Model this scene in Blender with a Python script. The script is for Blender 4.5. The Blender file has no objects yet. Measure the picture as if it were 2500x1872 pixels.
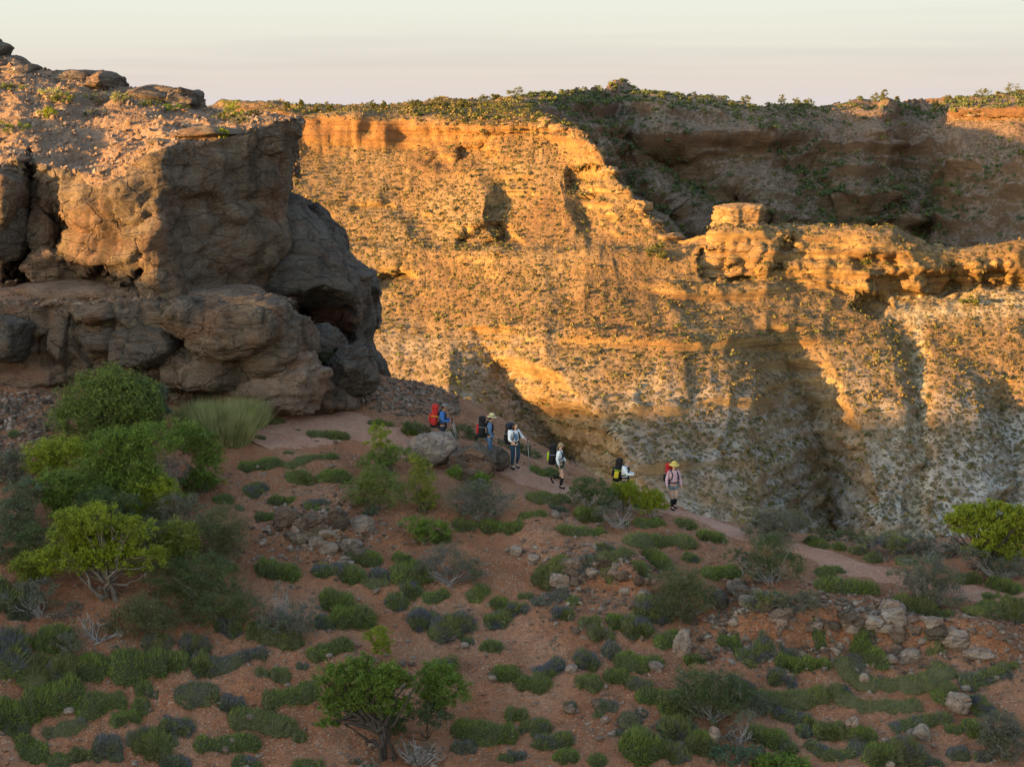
import bpy, bmesh, math, random
import numpy as np
from mathutils import Vector, Matrix
from mathutils.bvhtree import BVHTree

# ------------------------------------------------------------------ camera, sky, sun, exposure
SC = bpy.context.scene
COL = SC.collection
F = 4200.0                      # focal length in pixels of the 2500 px wide photograph
PITCH = math.radians(9.0)
CP, SP = math.cos(PITCH), math.sin(PITCH)
cam_d = bpy.data.cameras.new('camera')
cam = bpy.data.objects.new('camera', cam_d); COL.objects.link(cam)
cam_d.sensor_width = 36.0; cam_d.lens = 36.0*F/2500.0
cam_d.clip_start = 0.5; cam_d.clip_end = 90000.0
cam.rotation_euler = (math.pi/2-PITCH, 0, 0)
SC.camera = cam

SUN_AZ = (-0.885, -0.465)         # horizontal direction towards the sun
SUN_EL = math.radians(3.9)
n_ = math.hypot(*SUN_AZ); SX, SY = SUN_AZ[0]/n_, SUN_AZ[1]/n_
SDIR = Vector((SX*math.cos(SUN_EL), SY*math.cos(SUN_EL), math.sin(SUN_EL)))
sun_d = bpy.data.lights.new('sun', 'SUN'); sun_d.energy = 2.9; sun_d.angle = math.radians(0.55)
sun_d.color = (1.0, 0.56, 0.17)
sun = bpy.data.objects.new('sun', sun_d); COL.objects.link(sun)
sun.rotation_euler = SDIR.to_track_quat('Z', 'Y').to_euler()

HZ = 0.91
W_ = bpy.data.worlds.new('World'); SC.world = W_; W_.use_nodes = True
nt = W_.node_tree; nt.nodes.clear()
sky = nt.nodes.new('ShaderNodeTexSky'); sky.sky_type = 'NISHITA'; sky.sun_disc = False
sky.sun_elevation = SUN_EL
sky.sun_rotation = math.atan2(SX, SY)
sky.altitude = 100; sky.air_density = 1.0; sky.dust_density = 0.6; sky.ozone_density = 1.0
bg = nt.nodes.new('ShaderNodeBackground'); bg.inputs['Strength'].default_value = 0.15
wo = nt.nodes.new('ShaderNodeOutputWorld')
# pale evening haze low in the sky, the same all round the horizon
tc_ = nt.nodes.new('ShaderNodeTexCoord'); sx_ = nt.nodes.new('ShaderNodeSeparateXYZ'); nt.links.new(tc_.outputs['Generated'], sx_.inputs[0])
def _ramp(stops):
    r = nt.nodes.new('ShaderNodeValToRGB'); e = r.color_ramp.elements
    while len(e) < len(stops): e.new(0.5)
    for q, (p, c) in zip(e, stops): q.position = p; q.color = (*c, 1)
    nt.links.new(sx_.outputs[2], r.inputs[0]); return r.outputs[0]
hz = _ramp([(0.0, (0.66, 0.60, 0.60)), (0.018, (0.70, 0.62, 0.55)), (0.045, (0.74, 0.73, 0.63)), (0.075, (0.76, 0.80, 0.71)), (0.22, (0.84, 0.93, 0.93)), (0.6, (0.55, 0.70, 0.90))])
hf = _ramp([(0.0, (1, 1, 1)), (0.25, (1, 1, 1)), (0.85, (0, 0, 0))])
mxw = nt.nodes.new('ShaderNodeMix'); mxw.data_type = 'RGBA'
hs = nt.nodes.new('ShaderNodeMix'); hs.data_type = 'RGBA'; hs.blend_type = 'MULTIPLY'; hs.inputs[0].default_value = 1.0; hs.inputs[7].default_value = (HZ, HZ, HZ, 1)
# faint thin cloud streaks
mpw = nt.nodes.new('ShaderNodeMapping'); mpw.inputs['Scale'].default_value = (2.2, 2.2, 55.0); nt.links.new(tc_.outputs['Generated'], mpw.inputs[0])
nzw = nt.nodes.new('ShaderNodeTexNoise'); nzw.inputs['Scale'].default_value = 1.0; nzw.inputs['Detail'].default_value = 5; nt.links.new(mpw.outputs[0], nzw.inputs['Vector'])
rzw = nt.nodes.new('ShaderNodeValToRGB'); nt.links.new(nzw.outputs['Fac'], rzw.inputs[0]); rzw.color_ramp.elements[0].position = 0.52; rzw.color_ramp.elements[0].color = (1, 1, 1, 1); rzw.color_ramp.elements[1].position = 0.72; rzw.color_ramp.elements[1].color = (0.90, 0.90, 0.93, 1)
cw = nt.nodes.new('ShaderNodeMix'); cw.data_type = 'RGBA'; cw.blend_type = 'MULTIPLY'; cw.inputs[0].default_value = 1.0
nt.links.new(hz, cw.inputs[6]); nt.links.new(rzw.outputs[0], cw.inputs[7]); nt.links.new(cw.outputs[2], hs.inputs[6])
nt.links.new(hf, mxw.inputs[0]); nt.links.new(sky.outputs[0], mxw.inputs[6]); nt.links.new(hs.outputs[2], mxw.inputs[7])
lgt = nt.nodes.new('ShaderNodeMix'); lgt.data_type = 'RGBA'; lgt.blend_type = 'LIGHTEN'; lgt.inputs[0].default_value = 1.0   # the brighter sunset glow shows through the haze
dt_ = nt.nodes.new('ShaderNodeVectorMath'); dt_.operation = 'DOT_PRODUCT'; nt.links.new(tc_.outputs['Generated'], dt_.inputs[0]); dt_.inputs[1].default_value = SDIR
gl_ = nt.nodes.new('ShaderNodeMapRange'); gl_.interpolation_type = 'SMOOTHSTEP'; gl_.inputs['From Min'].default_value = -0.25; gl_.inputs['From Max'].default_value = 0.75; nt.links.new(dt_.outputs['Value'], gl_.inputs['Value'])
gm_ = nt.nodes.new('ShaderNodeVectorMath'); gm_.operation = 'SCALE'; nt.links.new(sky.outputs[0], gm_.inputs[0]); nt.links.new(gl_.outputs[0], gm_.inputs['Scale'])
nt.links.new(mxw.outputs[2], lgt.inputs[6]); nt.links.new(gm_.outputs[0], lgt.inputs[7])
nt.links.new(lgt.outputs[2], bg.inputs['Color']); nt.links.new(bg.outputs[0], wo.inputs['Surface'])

SC.view_settings.view_transform = 'Standard'; SC.view_settings.look = 'None'
SC.view_settings.gamma = 1.0; SC.view_settings.use_curve_mapping = False
SC.view_settings.exposure = 3.05
SC.cycles.max_bounces = 6; SC.cycles.diffuse_bounces = 3

# ------------------------------------------------------------------ pixel directions
def ab(px, py):
    """x/y and z/y of the direction through a photograph pixel"""
    px = np.asarray(px, float); py = np.asarray(py, float)
    v = (936.0-py)/F
    dy = CP+SP*v
    return ((px-1250.0)/F)/dy, (-SP+CP*v)/dy
def W(px, py, Y):
    a, b = ab(px, py); Y = np.asarray(Y, float)
    return np.stack([a*Y, Y+0*a, b*Y], -1)

# ------------------------------------------------------------------ numpy noise
def _h(ix, iy, iz, s):
    n = (ix.astype(np.uint32)*np.uint32(374761393)) ^ (iy.astype(np.uint32)*np.uint32(668265263)) ^ (iz.astype(np.uint32)*np.uint32(2246822519)) ^ np.uint32((s*3266489917) & 0xffffffff)
    n = (n ^ (n >> np.uint32(15)))*np.uint32(2246822519)
    n = (n ^ (n >> np.uint32(13)))*np.uint32(3266489917)
    n = n ^ (n >> np.uint32(16))
    return n.astype(np.float32)*np.float32(2.0/4294967295.0)-np.float32(1.0)
def vn(p, f=1.0, s=0):
    """value noise, -1..1; f a number or a triple of frequencies"""
    p = np.asarray(p, np.float32)*np.asarray(f, np.float32)+np.float32(1000.37)
    i = np.floor(p); t = p-i; i = i.astype(np.int64)
    t = t*t*t*(t*(t*6-15)+10)
    x, y, z = i[..., 0], i[..., 1], i[..., 2]
    a, b, c = t[..., 0], t[..., 1], t[..., 2]
    L = lambda u, v, w: u+(v-u)*w
    x0 = L(_h(x, y, z, s), _h(x+1, y, z, s), a); x1 = L(_h(x, y+1, z, s), _h(x+1, y+1, z, s), a)
    x2 = L(_h(x, y, z+1, s), _h(x+1, y, z+1, s), a); x3 = L(_h(x, y+1, z+1, s), _h(x+1, y+1, z+1, s), a)
    return L(L(x0, x1, b), L(x2, x3, b), c)
def fbm(p, f=1.0, o=4, s=0, g=0.5):
    f = np.asarray(f, np.float32); r = 0; amp = 1.0; tot = 0
    for k in range(o):
        r = r+amp*vn(p, f*(2.03**k), s+17*k); tot += amp; amp *= g
    return r/tot*1.5
def ridge(p, f=1.0, o=3, s=0):
    f = np.asarray(f, np.float32); r = 0; amp = 1.0; tot = 0
    for k in range(o):
        r = r+amp*(1-2*np.abs(vn(p, f*(2.03**k), s+13*k))); tot += amp; amp *= 0.5
    return r/tot
def sstep(a, b, x):
    t = np.clip((x-a)/(b-a), 0, 1); return t*t*(3-2*t)

# ------------------------------------------------------------------ mesh helpers
def mesh_np(name, V, Fc, mats=None, mi=None, smooth=True):
    V = np.asarray(V, np.float32).reshape(-1, 3); Fc = np.asarray(Fc, np.int32)
    m = bpy.data.meshes.new(name); k = Fc.shape[1]
    m.vertices.add(len(V)); m.vertices.foreach_set('co', V.ravel())
    m.loops.add(Fc.size); m.loops.foreach_set('vertex_index', Fc.ravel())
    m.polygons.add(len(Fc)); m.polygons.foreach_set('loop_start', np.arange(0, Fc.size, k, dtype=np.int32))
    m.polygons.foreach_set('loop_total', np.full(len(Fc), k, np.int32))
    if mats:
        for mm in mats: m.materials.append(mm)
    if mi is not None: m.polygons.foreach_set('material_index', np.asarray(mi, np.int32))
    m.polygons.foreach_set('use_smooth', np.full(len(Fc), smooth, bool))
    m.update(calc_edges=True)
    return m
def link(name, mesh, parent=None, loc=None):
    o = bpy.data.objects.new(name, mesh); COL.objects.link(o)
    if parent is not None: o.parent = parent
    if loc is not None: o.location = loc
    return o
def empty(name, loc=(0, 0, 0), rz=0.0):
    o = bpy.data.objects.new(name, None); COL.objects.link(o); o.location = loc; o.rotation_euler = (0, 0, rz)
    o.empty_display_size = 0.2
    return o
def tag(o, label=None, cat=None, group=None, kind=None):
    if label: o['label'] = label
    if cat: o['category'] = cat
    if group: o['group'] = group
    if kind: o['kind'] = kind
    return o
def grid_faces(nr, nc):
    i = np.arange(nr*nc).reshape(nr, nc)
    return np.stack([i[:-1, :-1], i[:-1, 1:], i[1:, 1:], i[1:, :-1]], -1).reshape(-1, 4)

# ------------------------------------------------------------------ procedural materials
def mat(name):
    m = bpy.data.materials.new(name); m.use_nodes = True
    t = m.node_tree; t.nodes.clear()
    out = t.nodes.new('ShaderNodeOutputMaterial'); b = t.nodes.new('ShaderNodeBsdfPrincipled')
    t.links.new(b.outputs[0], out.inputs[0]); b.inputs['Roughness'].default_value = 0.9
    b.inputs['Specular IOR Level'].default_value = 0.15
    return m, t, b
class NB:
    """small node builder"""
    def __init__(s, t): s.t = t
    def n(s, k, **kw):
        o = s.t.nodes.new(k)
        for a, v in kw.items(): setattr(o, a, v)
        return o
    def l(s, a, b): s.t.links.new(a, b)
    def pos(s):
        g = s.n('ShaderNodeNewGeometry'); return g.outputs['Position']
    def vmul(s, v, xyz):
        m = s.n('ShaderNodeVectorMath', operation='MULTIPLY'); s.l(v, m.inputs[0]); m.inputs[1].default_value = xyz; return m.outputs[0]
    def noise(s, v, sc, det=5, rough=0.6, dist=0.0):
        m = s.n('ShaderNodeTexNoise'); s.l(v, m.inputs['Vector'])
        m.inputs['Scale'].default_value = sc; m.inputs['Detail'].default_value = det; m.inputs['Roughness'].default_value = rough
        m.inputs['Distortion'].default_value = dist
        return m.outputs['Fac']
    def vor(s, v, sc, feat='F1'):
        m = s.n('ShaderNodeTexVoronoi', feature=feat); s.l(v, m.inputs['Vector']); m.inputs['Scale'].default_value = sc; return m
    def ramp(s, f, stops, interp='LINEAR'):
        r = s.n('ShaderNodeValToRGB'); s.l(f, r.inputs[0]); e = r.color_ramp.elements; r.color_ramp.interpolation = interp
        while len(e) < len(stops): e.new(0.5)
        for q, (p, c) in zip(e, stops):
            q.position = p; q.color = (c[0], c[1], c[2], 1) if hasattr(c, '__len__') else (c, c, c, 1)
        return r.outputs[0]
    def mix(s, f, a, b, mode='MIX'):
        m = s.n('ShaderNodeMix', data_type='RGBA', blend_type=mode)
        if hasattr(f, 'links'): s.l(f, m.inputs[0])
        else: m.inputs[0].default_value = f
        for q, i in ((a, 6), (b, 7)):
            if hasattr(q, 'links'): s.l(q, m.inputs[i])
            else: m.inputs[i].default_value = (*q, 1)
        return m.outputs[2]
    def mth(s, op, a, b=None, clamp=False):
        m = s.n('ShaderNodeMath', operation=op, use_clamp=clamp)
        for q, i in ((a, 0), (b, 1)):
            if q is None: continue
            if hasattr(q, 'links'): s.l(q, m.inputs[i])
            else: m.inputs[i].default_value = q
        return m.outputs[0]
    def sep(s, v):
        m = s.n('ShaderNodeSeparateXYZ'); s.l(v, m.inputs[0]); return m.outputs
    def bump(s, h, strength, dist, bsdf, prev=None):
        m = s.n('ShaderNodeBump'); s.l(h, m.inputs['Height']); m.inputs['Strength'].default_value = strength; m.inputs['Distance'].default_value = dist
        if prev is not None: s.l(prev, m.inputs['Normal'])
        s.l(m.outputs[0], bsdf.inputs['Normal']); return m.outputs[0]
    def island(s):
        return s.n('ShaderNodeNewGeometry').outputs['Random Per Island']

def m_soil(name, cols, stone=(0.36, 0.27, 0.21)):
    m, t, b = mat(name); N = NB(t); p = N.pos()
    c = N.ramp(N.noise(p, 0.35, 5, 0.62), [(0.3, cols[0]), (0.5, cols[1]), (0.68, cols[2])])
    c = N.mix(N.ramp(N.noise(p, 6.0, 4, 0.7), [(0.35, 0.0), (0.7, 0.55)]), c, cols[3])
    v = N.vor(p, 11.0); g = N.ramp(v.outputs['Distance'], [(0.0, 1.0), (0.36, 0.85), (0.46, 0.0)])
    sel = N.ramp(N.noise(p, 0.9, 4, 0.6), [(0.38, 0.15), (0.58, 1.0)])
    hue = N.mix(N.sep(v.outputs['Color'])[0], stone, tuple(x*0.6 for x in stone))
    c = N.mix(N.mth('MULTIPLY', N.mth('MULTIPLY', g, sel), 0.75), c, hue)
    v2 = N.vor(p, 22.0); g2 = N.ramp(v2.outputs['Distance'], [(0.0, 1.0), (0.4, 0.0)])
    c = N.mix(N.mth('MULTIPLY', g2, N.ramp(N.noise(p, 2.1), [(0.5, 0.0), (0.66, 0.7)])), c, tuple(min(1, x*1.15) for x in stone))
    N.l(c, b.inputs['Base Color'])
    q = N.bump(N.mth('ADD', N.mth('MULTIPLY', g, sel), g2), 1.0, 0.10, b)
    N.bump(N.noise(p, 5.0, 7, 0.75), 1.0, 0.16, b, q)
    return m
def m_rock(name, c0, c1, c2, scale=0.35, strata=3.0, red=None, pale=None, dark=0.45, fine=6.0, bumpd=0.12):
    m, t, b = mat(name); N = NB(t); p = N.pos()
    pz = N.vmul(p, (1, 1, strata))
    n1 = N.noise(pz, scale, 6, 0.65, 0.6)
    c = N.ramp(n1, [(0.28, c0), (0.5, c1), (0.72, c2)])
    if red: c = N.mix(N.ramp(N.noise(p, scale*0.9, 4, 0.6, 1.0), [(0.52, 0.0), (0.66, 0.8)]), c, red)
    if pale: c = N.mix(N.ramp(N.noise(pz, fine*0.9, 4, 0.7), [(0.58, 0.0), (0.72, 0.75)]), c, pale)
    st = N.vmul(p, (1.0, 1.0, 0.16))       # water stains run down the face
    c = N.mix(N.ramp(N.noise(st, 0.9, 4, 0.65), [(0.5, 0.0), (0.68, dark)]), c, tuple(x*0.3 for x in c0))
    c = N.mix(N.ramp(N.noise(p, fine*3, 3, 0.7), [(0.3, 0.45), (0.6, 0.0)]), c, tuple(x*0.45 for x in c0))
    N.l(c, b.inputs['Base Color'])
    q = N.bump(N.noise(pz, fine*0.3, 8, 0.72), 1.0, bumpd*2.2, b)
    v = N.vor(N.vmul(p, (1, 1, 2.2)), fine*0.5, 'DISTANCE_TO_EDGE')
    q = N.bump(N.ramp(v.outputs['Distance'], [(0.0, 0.0), (0.06, 1.0)]), 0.5, bumpd*0.8, b, q)
    wv = N.n('ShaderNodeVectorMath', operation='ADD'); N.l(p, wv.inputs[0]); nv = N.n('ShaderNodeTexNoise'); N.l(p, nv.inputs['Vector']); nv.inputs['Scale'].default_value = fine*0.25; nv.inputs['Detail'].default_value = 3
    N.l(N.vmul(nv.outputs['Color'], (0.8, 0.8, 0.5)), wv.inputs[1])
    v3 = N.vor(N.vmul(wv.outputs[0], (0.55, 0.55, 1.5)), fine*0.22, 'DISTANCE_TO_EDGE')        # joints and bedding cracks
    N.bump(N.ramp(v3.outputs['Distance'], [(0.0, 0.0), (0.035, 1.0)]), 0.8, bumpd*1.2, b, q)
    return m
def m_leaf(name, c0, c1, c2=None, trans=0.25, sc=1.2, tint=(0.13, 0.11, 0.055)):
    m, t, b = mat(name); N = NB(t); p = N.pos()
    c = N.ramp(N.island(), [(0.0, c0), (1.0, c1)])
    if c2: c = N.mix(N.ramp(N.noise(p, sc, 3, 0.6), [(0.45, 0.0), (0.6, 1.0)]), c, c2)
    oi = N.n('ShaderNodeObjectInfo')
    c = N.mix(N.ramp(oi.outputs['Random'], [(0.0, 0.0), (0.55, 0.08), (1.0, 0.42)]), c, tint)
    N.l(c, b.inputs['Base Color']); b.inputs['Roughness'].default_value = 0.75
    tr = N.n('ShaderNodeBsdfTranslucent'); N.l(c, tr.inputs[0])
    mx = N.n('ShaderNodeMixShader'); mx.inputs[0].default_value = trans
    out = [n for n in t.nodes if n.type == 'OUTPUT_MATERIAL'][0]
    N.l(b.outputs[0], mx.inputs[1]); N.l(tr.outputs[0], mx.inputs[2]); N.l(mx.outputs[0], out.inputs[0])
    return m
def m_plain(name, c, rough=0.85, var=0.25, sc=14.0):
    m, t, b = mat(name); N = NB(t)
    tc = N.n('ShaderNodeTexCoord').outputs['Object']
    col = N.mix(N.ramp(N.noise(tc, sc, 4, 0.65), [(0.35, 0.0), (0.7, 1.0)]), c, tuple(x*(1-var) for x in c))
    N.l(col, b.inputs['Base Color']); b.inputs['Roughness'].default_value = rough
    N.bump(N.noise(tc, sc*3, 3), 0.3, 0.01, b)
    return m
# ------------------------------------------------------------------ control-cage surfaces
def catmull(P, cnts):
    """P (n,...) control, cnts samples per segment -> resampled along axis 0"""
    n = len(P); out = []
    for i in range(n-1):
        p0 = P[max(i-1, 0)]; p1 = P[i]; p2 = P[i+1]; p3 = P[min(i+2, n-1)]
        k = cnts[i]; t = np.arange(k)/k
        t = t.reshape((-1,)+(1,)*(P.ndim-1))
        m1 = (p2-p0)*0.40; m2 = (p3-p1)*0.40
        out.append((2*t**3-3*t**2+1)*p1+(t**3-2*t**2+t)*m1+(-2*t**3+3*t**2)*p2+(t**3-t**2)*m2)
    out.append(P[-1:])
    return np.concatenate(out, 0)
def counts(P, total):
    wv = W(P[..., 0], P[..., 1], P[..., 2])
    d = np.linalg.norm(np.diff(wv, axis=0), axis=-1).mean(axis=1)
    d = d+0.01*d.sum(); k = np.maximum(2, np.round(total*d/d.sum())).astype(int)
    return k
def normals(P):
    du = np.gradient(P, axis=1); dv = np.gradient(P, axis=0)
    n = np.cross(du, dv); n /= np.linalg.norm(n, axis=-1, keepdims=True)+1e-9
    return n
def dent(G, dl):
    """push the surface away from the viewer (Y) around photo pixels: (px,py,rx,ry,depth[,top sharpness])"""
    for d in dl:
        px, py, rx, ry, dep = d[:5]
        r2 = np.sqrt(((G[..., 0]-px)/rx)**2+((G[..., 1]-py)/ry)**2)*(1+0.38*fbm(np.stack([G[..., 0]/rx, G[..., 1]/ry, 0*G[..., 0]+px], -1), 1.3, 3, 19))
        G[..., 2] += dep*sstep(1.25, 0.6, r2)
    return G

# ------------------------------------------------------------------ foreground slope: thin-plate surface through ground points
A = []
def g(px, py, Y): A.append(tuple(W(px, py, Y)))
for q in [(-300, 1872, 42), (0, 1872, 43.5), (600, 1872, 44.5), (1250, 1872, 45), (1900, 1872, 45.5), (2500, 1872, 46), (2900, 1872, 46.5),
          (-300, 950, 60), (0, 965, 60.5), (300, 990, 61.5), (650, 1015, 62.5), (850, 985, 65.5), (930, 925, 76), (1060, 965, 75), (1180, 1010, 72.5), (1300, 1072, 70),
          (1000, 1082, 61.5), (1140, 1122, 60.5), (1256, 1147, 60), (1370, 1194, 59.5), (1530, 1233, 59.3), (1645, 1246, 59.3), (1800, 1300, 58.2),
          (2100, 1385, 56), (2300, 1425, 55), (2500, 1455, 54), (2800, 1500, 52.5),
          (1450, 1185, 62), (1700, 1256, 61.5), (1900, 1292, 61), (2200, 1310, 62), (2500, 1310, 63), (2800, 1300, 64),
          (100, 1300, 52.0), (300, 1480, 49.0), (800, 1400, 52.0)]: g(*q)
def gz(px, Y, z): A.append(((px-1250)/F/0.97*Y, Y, z))
for px in (1450, 1800, 2200, 2600, 3000):
    gz(px, 76, -24 if px > 1500 else -20); gz(px, 100, -46); gz(px, 125, -70)
for px in (-600, -200, 200, 600): gz(px, 76, -11); gz(px, 95, -16); gz(px, 125, -40)
gz(950, 92, -19); gz(1150, 90, -24); gz(1050, 125, -60)
for px in (-600, 300, 1250, 2200, 3000): gz(px, 34, -20.0)
A = np.array(A)
def tps_fit(X, z):
    n = len(X); d = np.linalg.norm(X[:, None]-X[None], axis=-1)
    K = d**2*np.log(d+1e-9); P = np.c_[np.ones(n), X]
    M = np.block([[K+0.5*np.eye(n), P], [P.T, np.zeros((3, 3))]])
    return np.linalg.solve(M, np.r_[z, 0, 0, 0])
_w = tps_fit(A[:, :2], A[:, 2])
def H0(x, y):
    sh = np.shape(x); X = np.stack([np.ravel(x), np.ravel(y)], -1); r = _w[-3]+X@_w[-2:]
    for k in range(len(A)):
        d2 = ((X-A[k, :2])**2).sum(-1); r = r+_w[k]*0.5*d2*np.log(d2+1e-12)
    return r.reshape(sh)
def hit(px, py, Hf=None, y0=36.0, y1=118.0):
    """ground point under photo pixels (first crossing)"""
    Hf = Hf or H; px = np.atleast_1d(np.asarray(px, float)); py = np.atleast_1d(np.asarray(py, float)); a, b = ab(px, py)
    Ys = np.linspace(y0, y1, 420)[None]; diff = b[:, None]*Ys-Hf(a[:, None]*Ys, Ys+0*a[:, None])
    s = diff < 0; i = np.where(s.any(1), s.argmax(1), diff.shape[1]-1); i = np.maximum(i, 1); r = np.arange(len(px))
    d0, d1 = diff[r, i-1], diff[r, i]; t = np.clip(d0/(d0-d1+1e-9), 0, 1)
    Y = Ys[0, i-1]+(Ys[0, 1]-Ys[0, 0])*t
    return np.stack([a*Y, Y, Hf(a*Y, Y)], -1)
def poly_dist(x, y, pts):
    """distance to a plan polyline and signed side"""
    best = np.full(np.shape(x), 1e9); side = np.zeros(np.shape(x)); par = np.zeros(np.shape(x)); L = 0
    for (x0, y0), (x1, y1) in zip(pts[:-1], pts[1:]):
        dx, dy = x1-x0, y1-y0; l2 = dx*dx+dy*dy
        t = np.clip(((x-x0)*dx+(y-y0)*dy)/l2, 0, 1); ex, ey = x-(x0+t*dx), y-(y0+t*dy); d = np.hypot(ex, ey)
        m = d < best; best = np.where(m, d, best); side = np.where(m, np.sign(dx*(y-y0)-dy*(x-x0)), side); par = np.where(m, L+t*math.sqrt(l2), par); L += math.sqrt(l2)
    return best, side, par
LEDGES = [([(1330, 1445), (1400, 1430), (1480, 1440), (1560, 1455), (1640, 1470)], 0.75),
          ([(1720, 1530), (1800, 1560), (1900, 1575), (2000, 1560), (2100, 1565), (2200, 1555), (2330, 1580), (2520, 1610)], 0.95),
          ([(640, 1300), (740, 1300), (830, 1330), (900, 1340)], 0.6),
          ([(520, 1690), (600, 1700), (700, 1660)], 0.3), ([(1100, 1640), (1200, 1680), (1260, 1650)], 0.35),
          ([(0, 1290), (80, 1295), (150, 1290)], 0.5)]
PATHS = [([(600, 1075), (700, 1040), (800, 1030), (900, 1055), (985, 1090), (1100, 1130), (1200, 1135), (1262, 1152), (1330, 1180), (1395, 1203), (1500, 1228), (1600, 1240), (1650, 1248), (1720, 1266), (1810, 1301), (1900, 1325), (1990, 1350), (2080, 1383), (2165, 1405), (2250, 1428), (2350, 1443), (2560, 1468)],
          [1.6, 2.5, 2.4, 1.7, 1.2, 1.0, 1.1, 1.2, 1.15, 1.0, 0.8, 0.7, 0.7, 0.75, 0.8, 0.85, 1.0, 1.0, 0.9, 0.7, 0.7, 0.7])]
PW = [(hit([p[0] for p in pl], [p[1] for p in pl], H0)[:, :2], wd) for pl, wd in PATHS]
LW = [(hit([p[0] for p in pl], [p[1] for p in pl], H0)[:, :2], h) for pl, h in LEDGES]
def path_mask(x, y):
    r = np.zeros(np.shape(x))
    for pts, wd in PW:
        d, s, par = poly_dist(x, y, pts)
        cl = np.r_[0, np.cumsum(np.linalg.norm(np.diff(pts, axis=0), axis=1))]
        w = np.interp(par, cl, wd)
        r = np.maximum(r, sstep(1.5, 0.8, d/w))
    return r
def H(x, y, detail=True):
    x = np.asarray(x, float); y = np.asarray(y, float)
    z = H0(x, y); p = np.stack([x, y, 0*x], -1); pm = path_mask(x, y); q = 1-0.9*pm
    wob = fbm(p, 0.9, 3, 5)*0.55
    for pts, h in LW:
        d, s, par = poly_dist(x, y, pts); L = np.linalg.norm(np.diff(pts, axis=0), axis=1).sum()
        sd = d*s+wob; endf = sstep(0.0, 1.5, par)*sstep(0.0, 1.5, L-par)
        z = z+h*endf*sstep(-0.25, 0.25, sd)*np.exp(-np.maximum(sd, 0)/2.2)*q
    z = z+(0.22*fbm(p, 0.22, 3, 1)+0.09*fbm(p, 0.9, 3, 2))*q
    if detail: z = z+(0.085*fbm(p, 2.4, 3, 3, 0.6)+0.05*np.maximum(0, fbm(p, 5.5, 2, 4)))*q
    return z
nc, nr = 520, 370
aa = np.linspace(-0.44, 0.44, nc)
yy = 33.0*np.exp(np.linspace(0, math.log(118/33.0), nr)*1.0)
AA, YY = np.meshgrid(aa, yy)
GX, GY = AA*YY, YY
GZ = H(GX, GY)
MS = m_soil('red_soil', [(0.24, 0.092, 0.045), (0.335, 0.138, 0.070), (0.40, 0.20, 0.12), (0.17, 0.075, 0.04)], stone=(0.50, 0.32, 0.225))
ground = link('ground', mesh_np('ground', np.stack([GX, GY, GZ], -1), grid_faces(nr, nc), [MS])); tag(ground, kind='structure')

# path: a draped strip of trodden pale gravel
MP = m_soil('trodden_gravel', [(0.38, 0.175, 0.115), (0.46, 0.235, 0.165), (0.52, 0.29, 0.215), (0.33, 0.15, 0.095)], stone=(0.55, 0.39, 0.31))
for pts, wd in PW:
    pts3 = catmull(np.c_[pts, np.array(wd)], [14]*(len(pts)-1)); c = pts3[:, :2]; tn = np.gradient(c, axis=0); tn /= np.linalg.norm(tn, axis=1, keepdims=True)
    nn = np.c_[-tn[:, 1], tn[:, 0]]; us = np.linspace(-1, 1, 19)
    wob = fbm(np.c_[c*1.0, 0*c[:, 0]], 1.1, 4, 77, 0.7)*0.5; wob2 = fbm(np.c_[c*1.0, 0*c[:, 0]], 1.1, 4, 78, 0.7)*0.5
    hl = pts3[:, 2]*(1+wob); hr = pts3[:, 2]*(1+wob2)
    off = np.where(us[None] < 0, us[None]*hl[:, None], us[None]*hr[:, None])
    px_ = c[:, None, 0]+nn[:, None, 0]*off; py_ = c[:, None, 1]+nn[:, None, 1]*off
    lift = 0.045*(1-np.abs(us)**3)-0.05*np.abs(us)**3
    V = np.stack([px_, py_, H(px_, py_)+lift[None]+0.03*fbm(np.stack([px_, py_, 0*px_], -1), 3.0, 3, 79)], -1)
    path = link('path', mesh_np('path', V, grid_faces(len(c), len(us)), [MP])); tag(path, kind='structure')

# ------------------------------------------------------------------ far canyon wall
def column(px, Y0, nodes, back):
    """nodes: (py, slope deg of the rise to this node); back: (distance further, drop) pairs behind the crest"""
    out = []; Y = Y0; z = None
    for k, (py, s) in enumerate(nodes):
        _, b = ab(px, py)
        if k == 0: z = b*Y
        else:
            t = math.tan(math.radians(s)); Y2 = (z-t*Y)/(b-t); Y = float(Y2); z = float(b*Y)
        out.append((px, py, Y))
    for dY, dz in back:
        Y += dY; z -= dz; out.append((px, z_to_py(z/Y), Y))
    return out
def z_to_py(b):
    v = (b*CP+SP)/(CP-b*SP); return 936-F*v
LC = [(-1000, 316, 390, 296, 288), (-450, 306, 392, 294, 286), (0, 302, 390, 292, 284), (400, 300, 388, 290, 282), (560, 298, 384, 288, 281), (700, 297, 376, 288, 280), (850, 297, 380, 288, 278), (1000, 296, 366, 290, 272), (1100, 293, 352, 293, 268), (1190, 290, 345, 298, 264), (1300, 288, 335, 303, 280)]
CT = []
for px, Y0, cb, ct, cr in LC:
    CT.append(column(px, Y0, [(1420, 0), (1150, 37), (950, 38), (800, 38), (690, 37), (612, 40), (597, 14), (470, 37), (cb, 36), (ct, 76), (cr, 7)], [(14, 0.0), (60, 2), (60, 60)]))
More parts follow.
